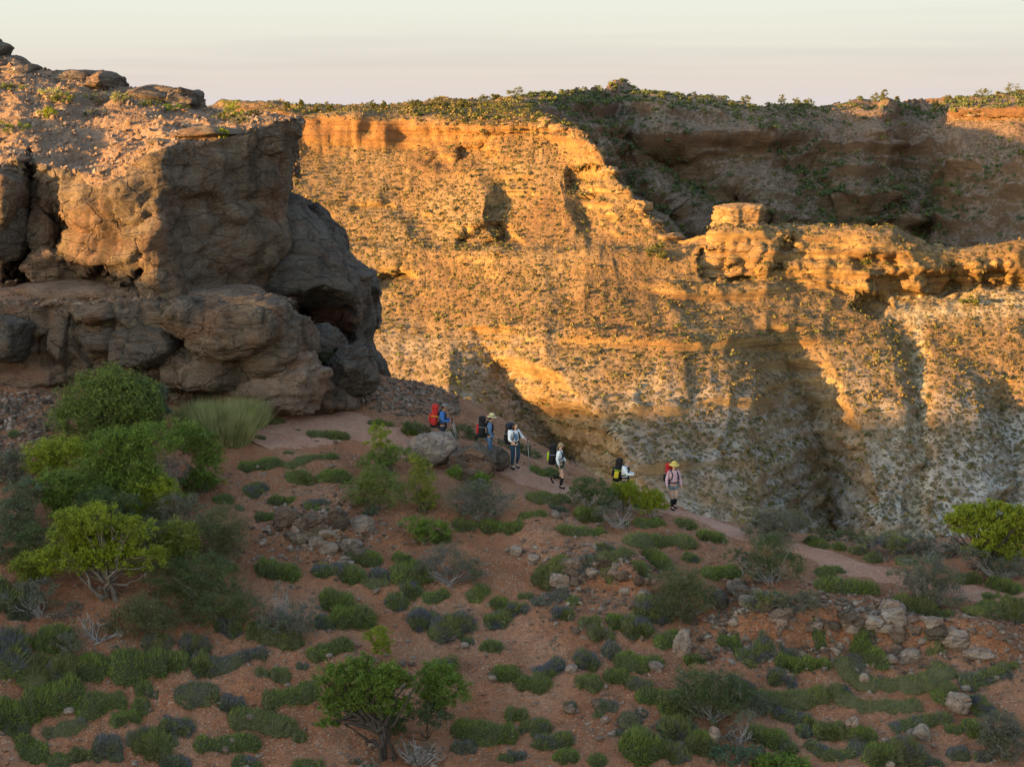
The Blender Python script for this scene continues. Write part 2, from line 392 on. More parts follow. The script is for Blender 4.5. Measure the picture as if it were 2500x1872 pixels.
RC = [(1380, 288, [(1420, 0), (1150, 37), (950, 38), (800, 38), (690, 37), (612, 40), (597, 14), (470, 38), (370, 38), (322, 55), (312, 25)], [(8, 1), (22, 26), (40, 30)]),
      (1440, 287, [(1420, 0), (1150, 37), (950, 38), (800, 38), (690, 37), (612, 40), (597, 14), (490, 40), (400, 45), (362, 50), (352, 25)], [(6, 2), (20, 22), (40, 30)]),
      (1500, 287, [(1420, 0), (1150, 37), (950, 38), (800, 38), (690, 37), (615, 40), (600, 14), (530, 42), (470, 45), (440, 45), (432, 25)], [(6, 2), (20, 18), (40, 30)]),
      (1570, 287, [(1420, 0), (1150, 37), (950, 38), (800, 38), (690, 37), (622, 40), (606, 18), (570, 40), (540, 42), (522, 40), (516, 25)], [(6, 2), (20, 16), (40, 30)]),
      (1650, 287, [(1420, 0), (1150, 37), (950, 38), (800, 38), (700, 37), (640, 40), (618, 25), (604, 30), (596, 25), (590, 15), (587, 8)], [(8, 2), (25, 14), (40, 25)]),
      (1710, 288, [(1420, 0), (1150, 37), (950, 38), (820, 38), (730, 37), (668, 40), (625, 60), (603, 45), (590, 35), (584, 25), (580, 8)], [(8, 2), (25, 16), (40, 25)])]
for px, Y0, cb, cr in [(1760, 289, 680, 562), (1850, 291, 692, 556), (1950, 293, 692, 556), (2050, 294, 716, 556), (2120, 294, 752, 556), (2190, 295, 742, 563), (2240, 295, 728, 588), (2300, 296, 716, 610), (2400, 297, 708, 612), (2460, 297, 703, 602), (2550, 298, 695, 592), (2750, 300, 690, 585), (3000, 302, 690, 580)]:
    m = lambda t: cb+(cr-cb)*t
    RC.append((px, Y0, [(1420, 0), (1150, 37), (950, 38), (840, 38), (m(-0.35), 37), (cb, 34), (m(0.35), 82), (m(0.72), 68), (m(0.9), 48), (m(0.97), 28), (cr, 8)], [(7, 1.5), (25, 18), (40, 25)]))
for px, Y0, nodes, back in RC: CT.append(column(px, Y0, nodes, back))
for c in CT:                                   # the lower slopes lie back more gently than the upper wall
    for k, sl in ((3, 31), (2, 30), (1, 29), (0, 29)):
        px, py, _ = c[k]; Y1 = c[k+1][2]; z1 = float(ab(px, c[k+1][1])[1])*Y1; tt = math.tan(math.radians(sl)); b_ = float(ab(px, py)[1])
        c[k] = (px, py, (z1-tt*Y1)/(b_-tt))
CT = np.array(CT).transpose(1, 0, 2)          # rows, cols, 3
def dense(CTL, nv, nu):
    r = catmull(CTL, counts(CTL, nv)); r = r.transpose(1, 0, 2); r = catmull(r, counts(r, nu)); return r.transpose(1, 0, 2).copy()
G1 = dense(CT, 305, 700)
def valley(G, line, wl, wr, depth, y0, y1):
    """erosion gully: centre px as a function of py, left and right half widths in px, depth in m"""
    ly = [p[1] for p in line]; lx = [p[0] for p in line]
    c = np.interp(G[..., 1], ly, lx); t = G[..., 0]-c
    wob = 18*fbm(np.stack([G[..., 0]*0.01, G[..., 1]*0.02, 0*c], -1), 1.0, 3, int(lx[0]))
    t = t+wob
    f = np.where(t < 0, 1+t/wl, 1-t/wr); f = np.clip(f, 0, 1)**0.85
    e = sstep(y0-20, y0+130, G[..., 1])*sstep(y1+80, y1, G[..., 1])
    G[..., 2] += depth*f*e
    return f*e
def ravine(G, line, rim, wr, depth, y0):
    """side ravine that opens downhill: sharp left rim at a fixed px, steep left flank, gentler right flank"""
    c = np.interp(G[..., 1], [p[1] for p in line], [p[0] for p in line])
    wob = 12*fbm(np.stack([G[..., 0]*0.01, G[..., 1]*0.012, 0*c], -1), 1.0, 3, int(rim)); x = G[..., 0]+wob
    wl = np.maximum(c-rim, 30.0); f = np.where(x < c, 1-(c-x)/wl, 1-(x-c)/wr); f = np.clip(f, 0, 1)**0.9
    G[..., 2] += depth*f*np.clip((G[..., 1]-y0)/400.0, 0, 1.3)**0.85
ravine(G1, [(1165, 800), (1200, 870), (1255, 950), (1390, 1100), (1490, 1290), (1540, 1420)], 1100, 140, 30, 795)
ravine(G1, [(1885, 800), (1915, 870), (1955, 950), (2015, 1100), (2035, 1290), (2050, 1420)], 1832, 110, 24, 800)
valley(G1, [(2235, 760), (2245, 900), (2255, 1100), (2225, 1300)], 40, 40, 3.5, 790, 1500)
valley(G1, [(2440, 900), (2470, 1100), (2480, 1300)], 70, 90, 6, 880, 1500)
valley(G1, [(1205, 380), (1218, 480), (1232, 590)], 40, 150, 5.5, 380, 540)
valley(G1, [(1395, 400), (1420, 480), (1440, 590)], 35, 70, 4, 400, 540)
valley(G1, [(760, 420), (820, 560), (900, 760)], 70, 110, 1.5, 430, 800)
valley(G1, [(960, 420), (1000, 520), (1060, 580)], 50, 90, 2.0, 420, 560)
dent(G1, [(1155, 385, 48, 22, 3.5), (1080, 400, 40, 18, 2.5), (1185, 575, 55, 32, 4), (1235, 585, 40, 20, 3), (1430, 430, 45, 20, 3.5), (1415, 455, 30, 14, 2.5), (905, 510, 50, 12, 2), (955, 685, 42, 26, 4),
          (1735, 640, 36, 30, 4.5), (1815, 668, 36, 22, 4.5), (1900, 650, 18, 12, 2.5), (1970, 665, 14, 9, 2), (2140, 640, 60, 22, 3.2), (2170, 690, 42, 24, 4.0), (2130, 748, 40, 30, 5),
          (2220, 728, 90, 22, 4.5), (2290, 690, 42, 32, 4.5), (2350, 690, 48, 34, 4.5), (2430, 680, 40, 24, 3.5), (2480, 690, 34, 20, 3), (1920, 600, 30, 24, 2.2), (1400, 300, 22, 16, 2)])
P1 = W(G1[..., 0], G1[..., 1], G1[..., 2])
N1 = normals(P1); steep1 = sstep(0.72, 0.35, np.abs(N1[..., 2]))
strat = fbm(P1, (0.035, 0.035, 0.42), 4, 31)
zq = P1[..., 2]+1.2*fbm(P1, 0.03, 3, 33); step = np.abs((zq/3.2) % 1.0-0.5)*2
fr = ((P1[..., 2]+5.0*fbm(P1, 0.018, 3, 35))/9.0) % 1.0                     # ragged rock bands breaking the slope
band = sstep(0.70, 0.80, fr)*(1-sstep(0.94, 1.0, fr))*sstep(0.0, 0.3, fbm(P1, (0.018, 0.018, 0.05), 3, 36))
flute = ridge(P1, (0.22, 0.22, 0.03), 3, 22)
gq = np.stack([G1[..., 0]*0.013+0.6*fbm(np.stack([G1[..., 0]*0.004, G1[..., 1]*0.006, 0*G1[..., 0]], -1), 1.0, 2, 39), G1[..., 1]*0.0035, 0*G1[..., 0]], -1)
spur = ridge(gq, 1.0, 3, 37)
D1 = (1.0*fbm(P1, 0.045, 4, 21)+0.5*spur*(1-steep1)+1.0*flute*steep1+0.05*flute+strat*(0.18+1.4*steep1)+0.55*fbm(P1, 0.35, 3, 24, 0.65)*(0.5+steep1)
      +0.7*(step-0.5)*(0.15+steep1)+1.5*band*(0.7+0.6*fbm(P1, 0.2, 3, 38)))
P1 = P1+N1*np.where(N1[..., 1:2] > 0, -1, 1)*D1[..., None]
scree1 = np.clip(np.exp(-((G1[..., 0]-np.interp(G1[..., 1], [760, 900, 1100, 1300], [2236, 2246, 2256, 2226]))/17)**2)*sstep(740, 800, G1[..., 1])
                 +0.9*sstep(2120, 2180, G1[..., 0])*sstep(690, 715, G1[..., 1])*sstep(800, 760, G1[..., 1])
                 +0.9*np.exp(-((G1[..., 0]-np.interp(G1[..., 1], [900, 1000, 1200], [2020, 2020, 2000]))/20)**2)*sstep(880, 960, G1[..., 1])
                 +0.7*np.exp(-((G1[..., 0]-np.interp(G1[..., 1], [900, 1000, 1200], [1590, 1540, 1440]))/24)**2)*sstep(880, 960, G1[..., 1]), 0, 1)
def set_attr(ob, name, arr):
    at = ob.data.attributes.new(name, 'FLOAT', 'POINT'); at.data.foreach_set('value', np.asarray(arr, np.float32).ravel())
def m_canyon(name, k=0.66, red=0.0):
    m, t, b = mat(name); N = NB(t); p = N.pos(); z = N.sep(p)[2]
    K = lambda c: tuple(a*(1-red)*k+q*red for a, q in zip(c, (0.205, 0.145, 0.128)))
    gm = N.n('ShaderNodeNewGeometry'); nz = N.sep(gm.outputs['True Normal'])[2]
    c = N.ramp(N.noise(p, 0.06, 6, 0.65), [(0.3, K((0.27, 0.145, 0.07))), (0.5, K((0.36, 0.22, 0.11))), (0.7, K((0.43, 0.30, 0.17)))])
    if not red:
        zz = N.mth('ADD', z, N.mth('MULTIPLY', N.noise(p, 0.035, 4, 0.6), 40.0))
        white = N.ramp(N.mth('MULTIPLY', N.mth('ADD', zz, 52.0), 0.035), [(0.0, 1.0), (1.0, 0.0)])      # pale marl beds low in the canyon
        c = N.mix(N.mth('MULTIPLY', white, N.ramp(N.noise(p, 0.10, 5, 0.7), [(0.38, 0.15), (0.58, 1.0)])), c, (0.46, 0.44, 0.41))
        at = N.n('ShaderNodeAttribute'); at.attribute_name = 'scree'
        c = N.mix(N.mth('MULTIPLY', at.outputs['Fac'], N.ramp(N.noise(p, 0.4, 4), [(0.35, 0.5), (0.6, 1.0)])), c, (0.48, 0.39, 0.26))
    pz = N.vmul(p, (0.25, 0.25, 3.0))
    if red: K = lambda c: tuple(a*0.22+q*0.5 for a, q in zip(c, (0.11, 0.06, 0.045)))
    cl = N.ramp(N.noise(pz, 0.25, 5, 0.65), [(0.3, K((0.33, 0.155, 0.06))), (0.5, K((0.48, 0.29, 0.11))), (0.7, K((0.55, 0.37, 0.16)))])
    rd = N.ramp(N.mth('MULTIPLY', N.mth('ADD', z, 16.0), 0.09), [(0.0, 0.0), (1.0, 0.8)])                # iron-red beds near the rim
    cl = N.mix(N.mth('MULTIPLY', rd, N.ramp(N.noise(p, 0.15, 4), [(0.35, 0.4), (0.65, 1.0)])), cl, K((0.40, 0.17, 0.075)))
    cl = N.mix(N.ramp(N.noise(N.vmul(p, (0.12, 0.12, 6.0)), 0.3, 4, 0.7), [(0.52, 0.0), (0.62, 0.7)]), cl, K((0.15, 0.085, 0.045)))     # bedding joints
    c = N.mix(N.mth('MULTIPLY', N.ramp(nz, [(0.45, 1.0), (0.66, 0.0)]), N.ramp(N.mth('MULTIPLY', N.mth('ADD', z, 75.0), 0.03), [(0.0, 0.25), (1.0, 1.0)])), c, cl)
    c = N.mix(N.ramp(N.noise(p, 0.7, 5, 0.7), [(0.42, 0.0), (0.62, 0.6)]), c, K((0.22, 0.135, 0.07)))
    dn = N.ramp(N.noise(p, 0.045, 4, 0.6), [(0.32, 0.25), (0.55, 1.0)])
    hs = None
    for sc, th in ((0.75, 0.34), (1.25, 0.32)):                       # small hummocks of dry spinifex, too small to model one by one
        v = N.vor(p, sc); sp = N.ramp(v.outputs['Distance'], [(0.0, 1.0), (th, 0.85), (th+0.12, 0.0)])
        pick = N.mth('GREATER_THAN', N.sep(v.outputs['Color'])[1], 0.32)
        f = N.mth('MULTIPLY', N.mth('MULTIPLY', N.mth('MULTIPLY', sp, pick), dn), N.ramp(nz, [(0.40, 0.0), (0.6, 1.0)]))
        c = N.mix(N.mth('MULTIPLY', f, 0.85), c, N.mix(N.sep(v.outputs['Color'])[0], (0.062, 0.056, 0.022), (0.135, 0.10, 0.038)))
        hs = f if hs is None else N.mth('MAXIMUM', hs, f)
    N.l(c, b.inputs['Base Color'])
    q = N.bump(N.noise(N.vmul(p, (1, 1, 2.5)), 0.5, 8, 0.74), 1.0, 1.3, b)
    N.bump(hs, 1.0, 0.8, b, q)
    return m
MC = m_canyon('ochre_limestone')
wall = link('canyon_wall', mesh_np('canyon_wall', P1, grid_faces(*P1.shape[:2]), [MC])); tag(wall, kind='structure'); set_attr(wall, 'scree', scree1)

# ------------------------------------------------------------------ side valley and plateau beyond
SK = [(950, 272), (1080, 268), (1150, 262), (1250, 250), (1350, 235), (1500, 229), (1600, 231), (1700, 243), (1800, 258), (1870, 266), (1950, 266), (2050, 262), (2150, 257), (2250, 250), (2350, 243), (2450, 237), (2550, 232), (2750, 228), (3000, 224)]
C2 = []
for px, s in SK:
    cl = 1 if (1590 < px < 1880 or 2060 < px < 2230) else 0
    nodes = [(740, 0), (650, 30), (570, 31), (480, 32), (395, 31), (318 if cl else 325, 72 if cl else 27), (290, 12), (s, 9)]
    if px >= 2350: nodes = [(740, 0), (650, 30), (570, 31), (480, 32), (395, 31), (296, 22), (264, 62), (s, 9)]
    if px <= 1350: nodes = [(740, 0), (650, 45), (570, 50), (480, 55), (395, 60), (325, 45), (290, 12), (s, 10)]
    C2.append(column(px, 400 if px <= 1350 else float(np.interp(px, [1350, 1900, 2250, 2400, 2750], [425, 452, 485, 470, 440])), nodes, [(20, 0.3), (80, 6), (150, 30)]))
C2 = np.array(C2).transpose(1, 0, 2)
G2 = dense(C2, 200, 400)
V2 = valley(G2, [(1560, 330), (1640, 430), (1760, 520), (1900, 620)], 90, 110, 13, 330, 800)
V2 = V2+valley(G2, [(1975, 300), (1985, 400), (2000, 480), (2080, 600)], 110, 95, 13, 310, 800)
V2 = V2+valley(G2, [(2250, 340), (2280, 450), (2240, 600)], 110, 110, 12, 340, 800)
V2 = V2+valley(G2, [(2120, 400), (2150, 480), (2130, 600)], 60, 60, 7, 400, 800)
V2 = V2+valley(G2, [(1760, 430), (1800, 500), (1860, 600)], 50, 50, 7, 420, 800)
V2 = V2+valley(G2, [(1450, 300), (1560, 480), (1700, 600)], 60, 60, 8, 320, 800)
G2[..., 2] -= 26*sstep(2330, 2560, G2[..., 0]+0.35*(G2[..., 1]-500))*sstep(360, 430, G2[..., 1])
P2 = W(G2[..., 0], G2[..., 1], G2[..., 2]); N2 = normals(P2); st2 = sstep(0.72, 0.35, np.abs(N2[..., 2]))
fr2 = ((P2[..., 2]+4.0*fbm(P2, 0.02, 3, 45))/8.0) % 1.0
band2 = sstep(0.66, 0.78, fr2)*(1-sstep(0.94, 1.0, fr2))*sstep(-0.2, 0.3, fbm(P2, 0.03, 3, 46))
D2 = 1.4*fbm(P2, 0.03, 4, 41)+2.4*ridge(P2, (0.028, 0.028, 0.012), 3, 44)*sstep(300, 330, G2[..., 1])+1.4*fbm(P2, (0.03, 0.03, 0.3), 4, 42)*(0.5+1.5*st2)+0.8*fbm(P2, 0.25, 3, 43, 0.65)+3.0*band2+1.6*ridge(P2, (0.07, 0.07, 0.02), 3, 48)*sstep(300, 330, G2[..., 1])+1.8*st2*ridge(P2, (0.2, 0.2, 0.03), 3, 47)
P2 = P2+N2*np.where(N2[..., 1:2] > 0, -1, 1)*D2[..., None]
MC2 = m_canyon('red_brown_limestone', 0.75, 0.6)
wall2 = link('valley_wall', mesh_np('valley_wall', P2, grid_faces(*P2.shape[:2]), [MC2])); tag(wall2, kind='structure')

# off-frame land of the near side of the canyon (throws the evening shade) and the sea on the horizon
def mound(name, x0, x1, y0, y1, n, fn, m):
    X, Y = np.meshgrid(np.linspace(x0, x1, n), np.linspace(y0, y1, n))
    Z = fn(X, Y); o = link(name, mesh_np(name, np.stack([X, Y, Z], -1), grid_faces(n, n), [m])); tag(o, kind='structure'); return o
def hill_f(X, Y):
    p = np.stack([X, Y, 0*X], -1)
    r = np.exp(-(((X+78)/32)**2)**1.5)*sstep(-75, -35, Y)*sstep(125, 62, Y)
    return -22+(21.2+1.0*fbm(p, 0.06, 3, 61))*r+1.0*fbm(p, 0.1, 3, 62)
mound('hill', -150, -31, -80, 130, 120, hill_f, MS)
def plat_f(X, Y):
    p = np.stack([X, Y, 0*X], -1)
    e = sstep(0, 60, (-(X+330)-0.25*(Y-100))+14*fbm(p, 0.02, 3, 64))
    return -110+e*(79.5+np.clip((112-Y)*0.22, -6, 14))+3*fbm(p, 0.03, 3, 65)
mound('plateau', -1100, -250, -500, 420, 130, plat_f, MC)
m, t, b = mat('sea_water'); N = NB(t); b.inputs['Base Color'].default_value = (0.10, 0.16, 0.24, 1); b.inputs['Roughness'].default_value = 0.35
sea = link('sea', mesh_np('sea', [(-60000, 1500, -150), (60000, 1500, -150), (60000, 70000, -150), (-60000, 70000, -150)], [(0, 1, 2, 3)], [m])); tag(sea, kind='structure')
m, t, b = mat('valley_floor'); b.inputs['Base Color'].default_value = (0.3, 0.24, 0.15, 1)
flo = link('terrain', mesh_np('terrain', [(-3000, -3000, -125), (3000, -3000, -125), (3000, 3000, -125), (-3000, 3000, -125)], [(0, 1, 2, 3)], [m])); tag(flo, kind='structure')
# ------------------------------------------------------------------ rocks
def ico(sub):
    bm = bmesh.new(); bmesh.ops.create_icosphere(bm, subdivisions=sub, radius=1.0)
    V = np.array([v.co[:] for v in bm.verts]); Fc = np.array([[v.index for v in f.verts] for f in bm.faces]); bm.free(); return V, Fc
ICO = {k: ico(k) for k in (1, 2, 3, 4, 5, 6)}
def rock_shape(seed, sub=4, size=(1, 1, 1), cuts=7, rough=0.12, box=0.6, strata=0.05, off=(0, 0, 0)):
    """weathered limestone lump: boxy ball, planar breaks, bedding"""
    r = np.random.RandomState(seed); V, Fc = ICO[sub]; V = V.copy()
    V = np.sign(V)*np.abs(V)**box; V /= np.abs(V).max(0)
    V /= np.maximum(1, (np.abs(V)**2.6).sum(1)**(1/2.6))[:, None]
    for _ in range(cuts):
        n = r.normal(size=3); n /= np.linalg.norm(n); d = r.uniform(0.68, 0.95); k = V@n
        V -= np.maximum(k-d, 0)[:, None]*n*0.9
    S = np.array(size, float); P = V*S; sc = 1.0/S.max(); q = P+seed*3.17
    N = V/np.linalg.norm(V, axis=1, keepdims=True)
    m = S.min()
    D = rough*m*fbm(q, sc*1.3, 4, seed % 97)+0.09*m*ridge(q*np.array([0.6, 0.6, 1.8]), sc*3.2, 3, 9)+strata*m*fbm(q*np.array([0.4, 0.4, 2.5]), sc*2.6, 3, 5)+rough*0.45*m*fbm(q, sc*5.0, 3, 7)
    D -= 0.10*m*np.exp(-(vn(q, sc*1.9, 11)/0.07)**2)+0.05*m*np.exp(-(vn(q*np.array([1, 1, 1.6]), sc*4.4, 12)/0.08)**2)
    D += 0.07*m*sstep(0.0, 0.25, ((P[:, 2]+0.25*m*fbm(q, sc*1.5, 2, 15))/(0.42*m)) % 1.0)
    return P+N*D[:, None], Fc
MR = m_rock('weathered_grey_limestone', (0.082, 0.060, 0.045), (0.142, 0.104, 0.077), (0.21, 0.158, 0.114), red=(0.165, 0.085, 0.053), pale=(0.30, 0.245, 0.20), dark=0.75, fine=5.0)
MRd = m_rock('dark_stained_limestone', (0.058, 0.048, 0.043), (0.095, 0.079, 0.068), (0.145, 0.12, 0.10), red=(0.14, 0.082, 0.06), pale=(0.25, 0.215, 0.19), dark=0.65, fine=5.0)
MRw = m_rock('warm_limestone', (0.15, 0.10, 0.075), (0.24, 0.165, 0.125), (0.33, 0.245, 0.19), red=(0.25, 0.125, 0.08), pale=(0.42, 0.345, 0.285), dark=0.5, fine=8.0)
MG = m_soil('rubble_gravel', [(0.19, 0.115, 0.075), (0.25, 0.16, 0.11), (0.31, 0.21, 0.15), (0.15, 0.09, 0.06)], stone=(0.36, 0.265, 0.20))
MRred = m_rock('red_cave_limestone', (0.13, 0.06, 0.04), (0.22, 0.11, 0.075), (0.30, 0.18, 0.13), dark=0.8, fine=6.0)

bluff = empty('rock_bluff', tuple(W(400, 960, 66)))
tag(bluff, 'massive grey limestone bluff with an undercut face and sunlit rubble top above the trail', 'cliff')
BO = Vector(bluff.location)
def bl(name, V, Fc, mats, mi=None, parent=bluff):
    V = np.asarray(V).reshape(-1, 3)-np.array(BO); return link(name, mesh_np(name, V, Fc, mats, mi), parent)

# main mass: px per column, rows from foot to back
cols = [-420, -250, -60, 0, 45, 80, 110, 150, 230, 310, 385, 425, 520, 620, 690, 722, 726]
E4 = dict(zip(cols, [400, 400, 400, 398, 388, 395, 398, 402, 418, 400, 366, 352, 338, 318, 304, 298, 299]))
SKY = dict(zip(cols, [120, 130, 150, 160, 168, 182, 190, 198, 212, 228, 245, 252, 275, 285, 290, 294, 297]))
YF = {-420: (66, 66, 66, 66.2), -250: (65.8, 65.8, 65.8, 66), -60: (65.4, 65.3, 65.4, 65.6), 0: (65.3, 65.2, 65.3, 65.6), 45: (65.8, 65.6, 65.6, 65.8), 80: (68.5, 67.5, 66.4, 65.8), 110: (67.5, 66.4, 65.8, 65.6),
      150: (66.4, 65.6, 65.3, 65.6), 230: (65.0, 64.4, 64.3, 65.4), 310: (64.3, 63.7, 63.8, 65.0), 385: (63.8, 63.3, 63.6, 64.6), 425: (64.0, 63.8, 64.2, 65.0), 520: (65.6, 65.3, 65.6, 66.1),
      620: (67.6, 67.3, 67.3, 67.5), 690: (69.6, 69.0, 68.8, 68.6), 722: (71.5, 71.0, 70.6, 69.8), 726: (78, 78, 78, 76)}
RT = {690: (0, -2, -8, 0), 722: (-8, -14, -20, 4), 726: (-14, -22, -26, 2)}
TOPY = {0: 80, -60: 80.5, -250: 82, -420: 83}
ctl = []
def LY(c): return float(np.interp(c, [-420, 560, 640, 690, 722, 726], [62.9, 62.9, 63.2, 64.6, 69.5, 77]))
for c in cols:
    ys = YF[c]; dx = RT.get(c, (0, 0, 0, 0)); e = E4[c]; s = SKY[c]
    ytop = np.interp(c, [-420, 0, 110, 230, 385, 520, 620, 722], [81, 79, 78, 77, 76, 75.5, 74.5, 72.5]) if c < 726 else 79
    ctl.append([(c, 990, LY(c)+0.1), (c, 870, LY(c)+0.25), (c, 770, LY(c)), (c, 738, LY(c)+0.25), (c+dx[0]*0.5, 726, max(LY(c)+1.2, ys[0]*0.7+LY(c)*0.3)), (c+dx[0], 706, ys[0]), (c+dx[1], 610, ys[1]), (c+dx[2], 490, ys[2]), (c+dx[3], e+14, ys[3]-0.35), (c+dx[3], e, ys[3]+0.1), (c+dx[3]*0.8, e-10, ys[3]+1.0),
                (c, e*0.55+s*0.45, ys[3]*0.5+ytop*0.5), (c, s, ytop), (c, s+12, ytop+3), (c, s+140, ytop+12)])
G3 = dense(np.array(ctl).transpose(1, 0, 2), 290, 420)
dent(G3, [(55, 640, 34, 60, 3.0), (70, 480, 12, 90, 1.6), (345, 678, 30, 24, 0.6), (150, 560, 30, 60, 0.7), (480, 560, 60, 90, 0.35), (250, 690, 50, 28, 1.1)])
P3 = W(G3[..., 0], G3[..., 1], G3[..., 2]); N3 = normals(P3); N3 *= np.where(N3[..., 1:2] > 0.25, -1, 1)
N3 = np.where(((N3*np.array([0, -1, 0.6])).sum(-1) < 0)[..., None], -N3, N3)
flat = sstep(0.45, 0.75, N3[..., 2])
warp = P3+0.5*np.stack([fbm(P3, 0.5, 3, 51), fbm(P3, 0.5, 3, 52), fbm(P3, 0.5, 3, 53)], -1)
crack = np.exp(-(vn(warp, (0.34, 0.34, 0.5), 54)/0.035)**2)
lay = fbm(warp, (0.22, 0.22, 1.9), 4, 55)
bulge = np.maximum(0, fbm(P3, 0.32, 3, 56))
leftw = sstep(430, 330, G3[..., 0])          # blocky bedding on the corner, smoother wash on the shaded face
bz = (P3[..., 2]+0.35*fbm(P3, 0.5, 3, 66))/0.55; bed = sstep(0.0, 0.22, bz % 1.0)*(0.5+0.5*fbm(P3, (0.7, 0.7, 0.7), 2, 67))
crack2 = np.exp(-(vn(warp, (0.95, 0.95, 1.4), 68)/0.05)**2)
D3 = (0.13*bed*(0.35+leftw)-0.12*crack2*(0.5+0.5*leftw)+0.55*bulge+0.20*lay*(0.6+0.9*leftw)-0.28*crack*(0.35+0.65*leftw)+0.16*fbm(P3, 1.6, 4, 57, 0.6)+0.07*fbm(P3, (2, 2, 7), 3, 58)+0.10*ridge(P3, (0.9, 0.9, 2.2), 3, 59)*leftw)*(1-0.75*flat)+flat*(0.20*fbm(P3, 0.8, 3, 59)+0.11*np.maximum(0, fbm(P3, 3.2, 3, 60)))
P3 = P3+N3*D3[..., None]
Fm = grid_faces(*P3.shape[:2]); fz = flat[:-1, :-1].ravel(); npx = G3[:-1, :-1, 0].ravel(); npy = G3[:-1, :-1, 1].ravel()
mi = np.where(fz+0.25*vn(P3[:-1, :-1].reshape(-1, 3), 1.2, 3) > 0.45, 1, 0)
rock_face = bl('rock_face', P3, Fm, [MR, MG], mi)
BV3 = BVHTree.FromPolygons([tuple(v) for v in P3.reshape(-1, 3).tolist()], Fm.tolist())

# dark rounded mass to the right with the hollow beneath it
rows = [[(560, 462, 72), (640, 462, 72), (690, 468, 73), (702, 476, 76), (702, 500, 84)],
        [(560, 510, 70), (650, 505, 70), (730, 500, 71.2), (764, 500, 75), (764, 520, 84)],
        [(560, 570, 69.5), (670, 560, 69.3), (780, 560, 70), (822, 556, 75), (820, 580, 84)],
        [(560, 630, 69.2), (690, 620, 68.8), (810, 620, 69.2), (850, 616, 74.5), (848, 640, 84)],
        [(570, 680, 69), (700, 665, 68.3), (850, 668, 68.6), (905, 672, 74), (900, 690, 84)],
        [(580, 720, 69), (720, 715, 68.0), (870, 715, 68.2), (921, 712, 74), (915, 720, 84)],
        [(600, 780, 69), (730, 775, 69.4), (870, 775, 68.6), (919, 778, 74), (912, 790, 84)],
        [(620, 830, 69), (740, 830, 69.6), (860, 830, 69.2), (904, 828, 74), (900, 835, 84)],
        [(630, 880, 69), (760, 880, 69.2), (880, 872, 69.2), (924, 870, 74), (918, 880, 84)],
        [(640, 980, 68.5), (780, 985, 69), (910, 960, 70.5), (960, 955, 76), (950, 960, 84)]]
G4 = dense(np.array(rows, float), 190, 190)
dent(G4, [(790, 780, 76, 58, 2.0), (720, 775, 36, 60, 1.0), (845, 655, 10, 30, 0.2)])
P4 = W(G4[..., 0], G4[..., 1], G4[..., 2]); N4 = normals(P4); N4 = np.where(N4[..., 1:2] > 0, -N4, N4)
D4 = 0.28*fbm(P4, 0.45, 3, 71)+0.12*fbm(P4, (0.5, 0.5, 2), 3, 72)+0.06*fbm(P4, 2.2, 4, 73)-0.15*np.exp(-(vn(P4, 0.5, 74)/0.04)**2)
P4 = P4+N4*D4[..., None]
cave = (((G4[:-1, :-1, 0]-790)/72)**2+((G4[:-1, :-1, 1]-790)/50)**2).ravel()
mi = np.where(cave+0.3*vn(P4[:-1, :-1].reshape(-1, 3), 0.9, 4) < 0.9, 1, 0)
bl('overhang', P4, grid_faces(*P4.shape[:2]), [MRd, MRred], mi)

def brock(name, px, py, rx, ry, Y, dep, seed, mt, sub=5, parent=bluff, **kw):
    s = Y/F/0.99; V, Fc = rock_shape(seed, sub, (rx*s, dep, ry*s), **kw); c = W(px, py, Y)
    V = V+c
    if parent is None:
        o = link(name, mesh_np(name, V-c, Fc, [mt]), None, tuple(c)); return o
    return bl(name, V, Fc, [mt], parent=parent)
def c4(X, Y): return X*.4295, 700+Y*.4295
def cb(X, Y, rx, ry, Yd, dep, seed, mt=MR, name='boulder', sub=5, **kw):
    px, py = c4(X, Y); return brock(name, px, py, rx*.4295, ry*.4295, Yd+0.75, dep, seed, mt, sub, **kw)
# ledge of rounded boulders along the foot
cb(80, 265, 150, 140, 62.6, 1.8, 1, MRd); cb(-260, 250, 240, 190, 62.6, 2.0, 30, MR)
cb(360, 270, 85, 190, 63.0, 1.6, 2)
cb(600, 140, 190, 62, 62.7, 1.7, 3, MR, 'rock_slab', strata=0.12); cb(600, 270, 120, 95, 62.6, 1.3, 4, MRd)
cb(470, 330, 90, 200, 63.2, 1.3, 14, MR)
cb(840, 340, 190, 150, 62.3, 1.6, 5, MRd); cb(860, 180, 160, 110, 63.0, 1.6, 15, MR)
cb(1065, 165, 132, 108, 61.6, 1.5, 6, MR)
cb(1370, 230, 330, 165, 62.0, 2.2, 7, MR, sub=6); cb(1560, 330, 230, 200, 62.6, 2.0, 17, MR)
cb(1250, 470, 320, 150, 62.6, 1.7, 8, MR, 'rubble_foot', sub=6, rough=0.2); cb(1560, 540, 300, 190, 62.7, 1.8, 9, MRw, 'rubble_foot', sub=6, rough=0.18, strata=0.15)
cb(1780, 640, 180, 130, 63.2, 1.4, 19, MR, 'rubble_foot', rough=0.2)
cb(200, 470, 220, 130, 63.2, 1.4, 10, MRw, 'rubble_foot', rough=0.2, strata=0.15); cb(30, 490, 100, 95, 64.0, 1.2, 11, MRd)
cb(900, 560, 260, 110, 64.6, 1.4, 12, MRd, 'rubble_foot', strata=0.14)
cb(500, 20, 420, 55, 64.6, 2.0, 20, MRw, 'rock_shelf', strata=0.15); cb(1200, 40, 300, 50, 64.8, 1.6, 21, MRw, 'rock_shelf', strata=0.15); cb(100, 60, 280, 70, 64.4, 2.0, 22, MRw, 'rock_shelf', strata=0.15)
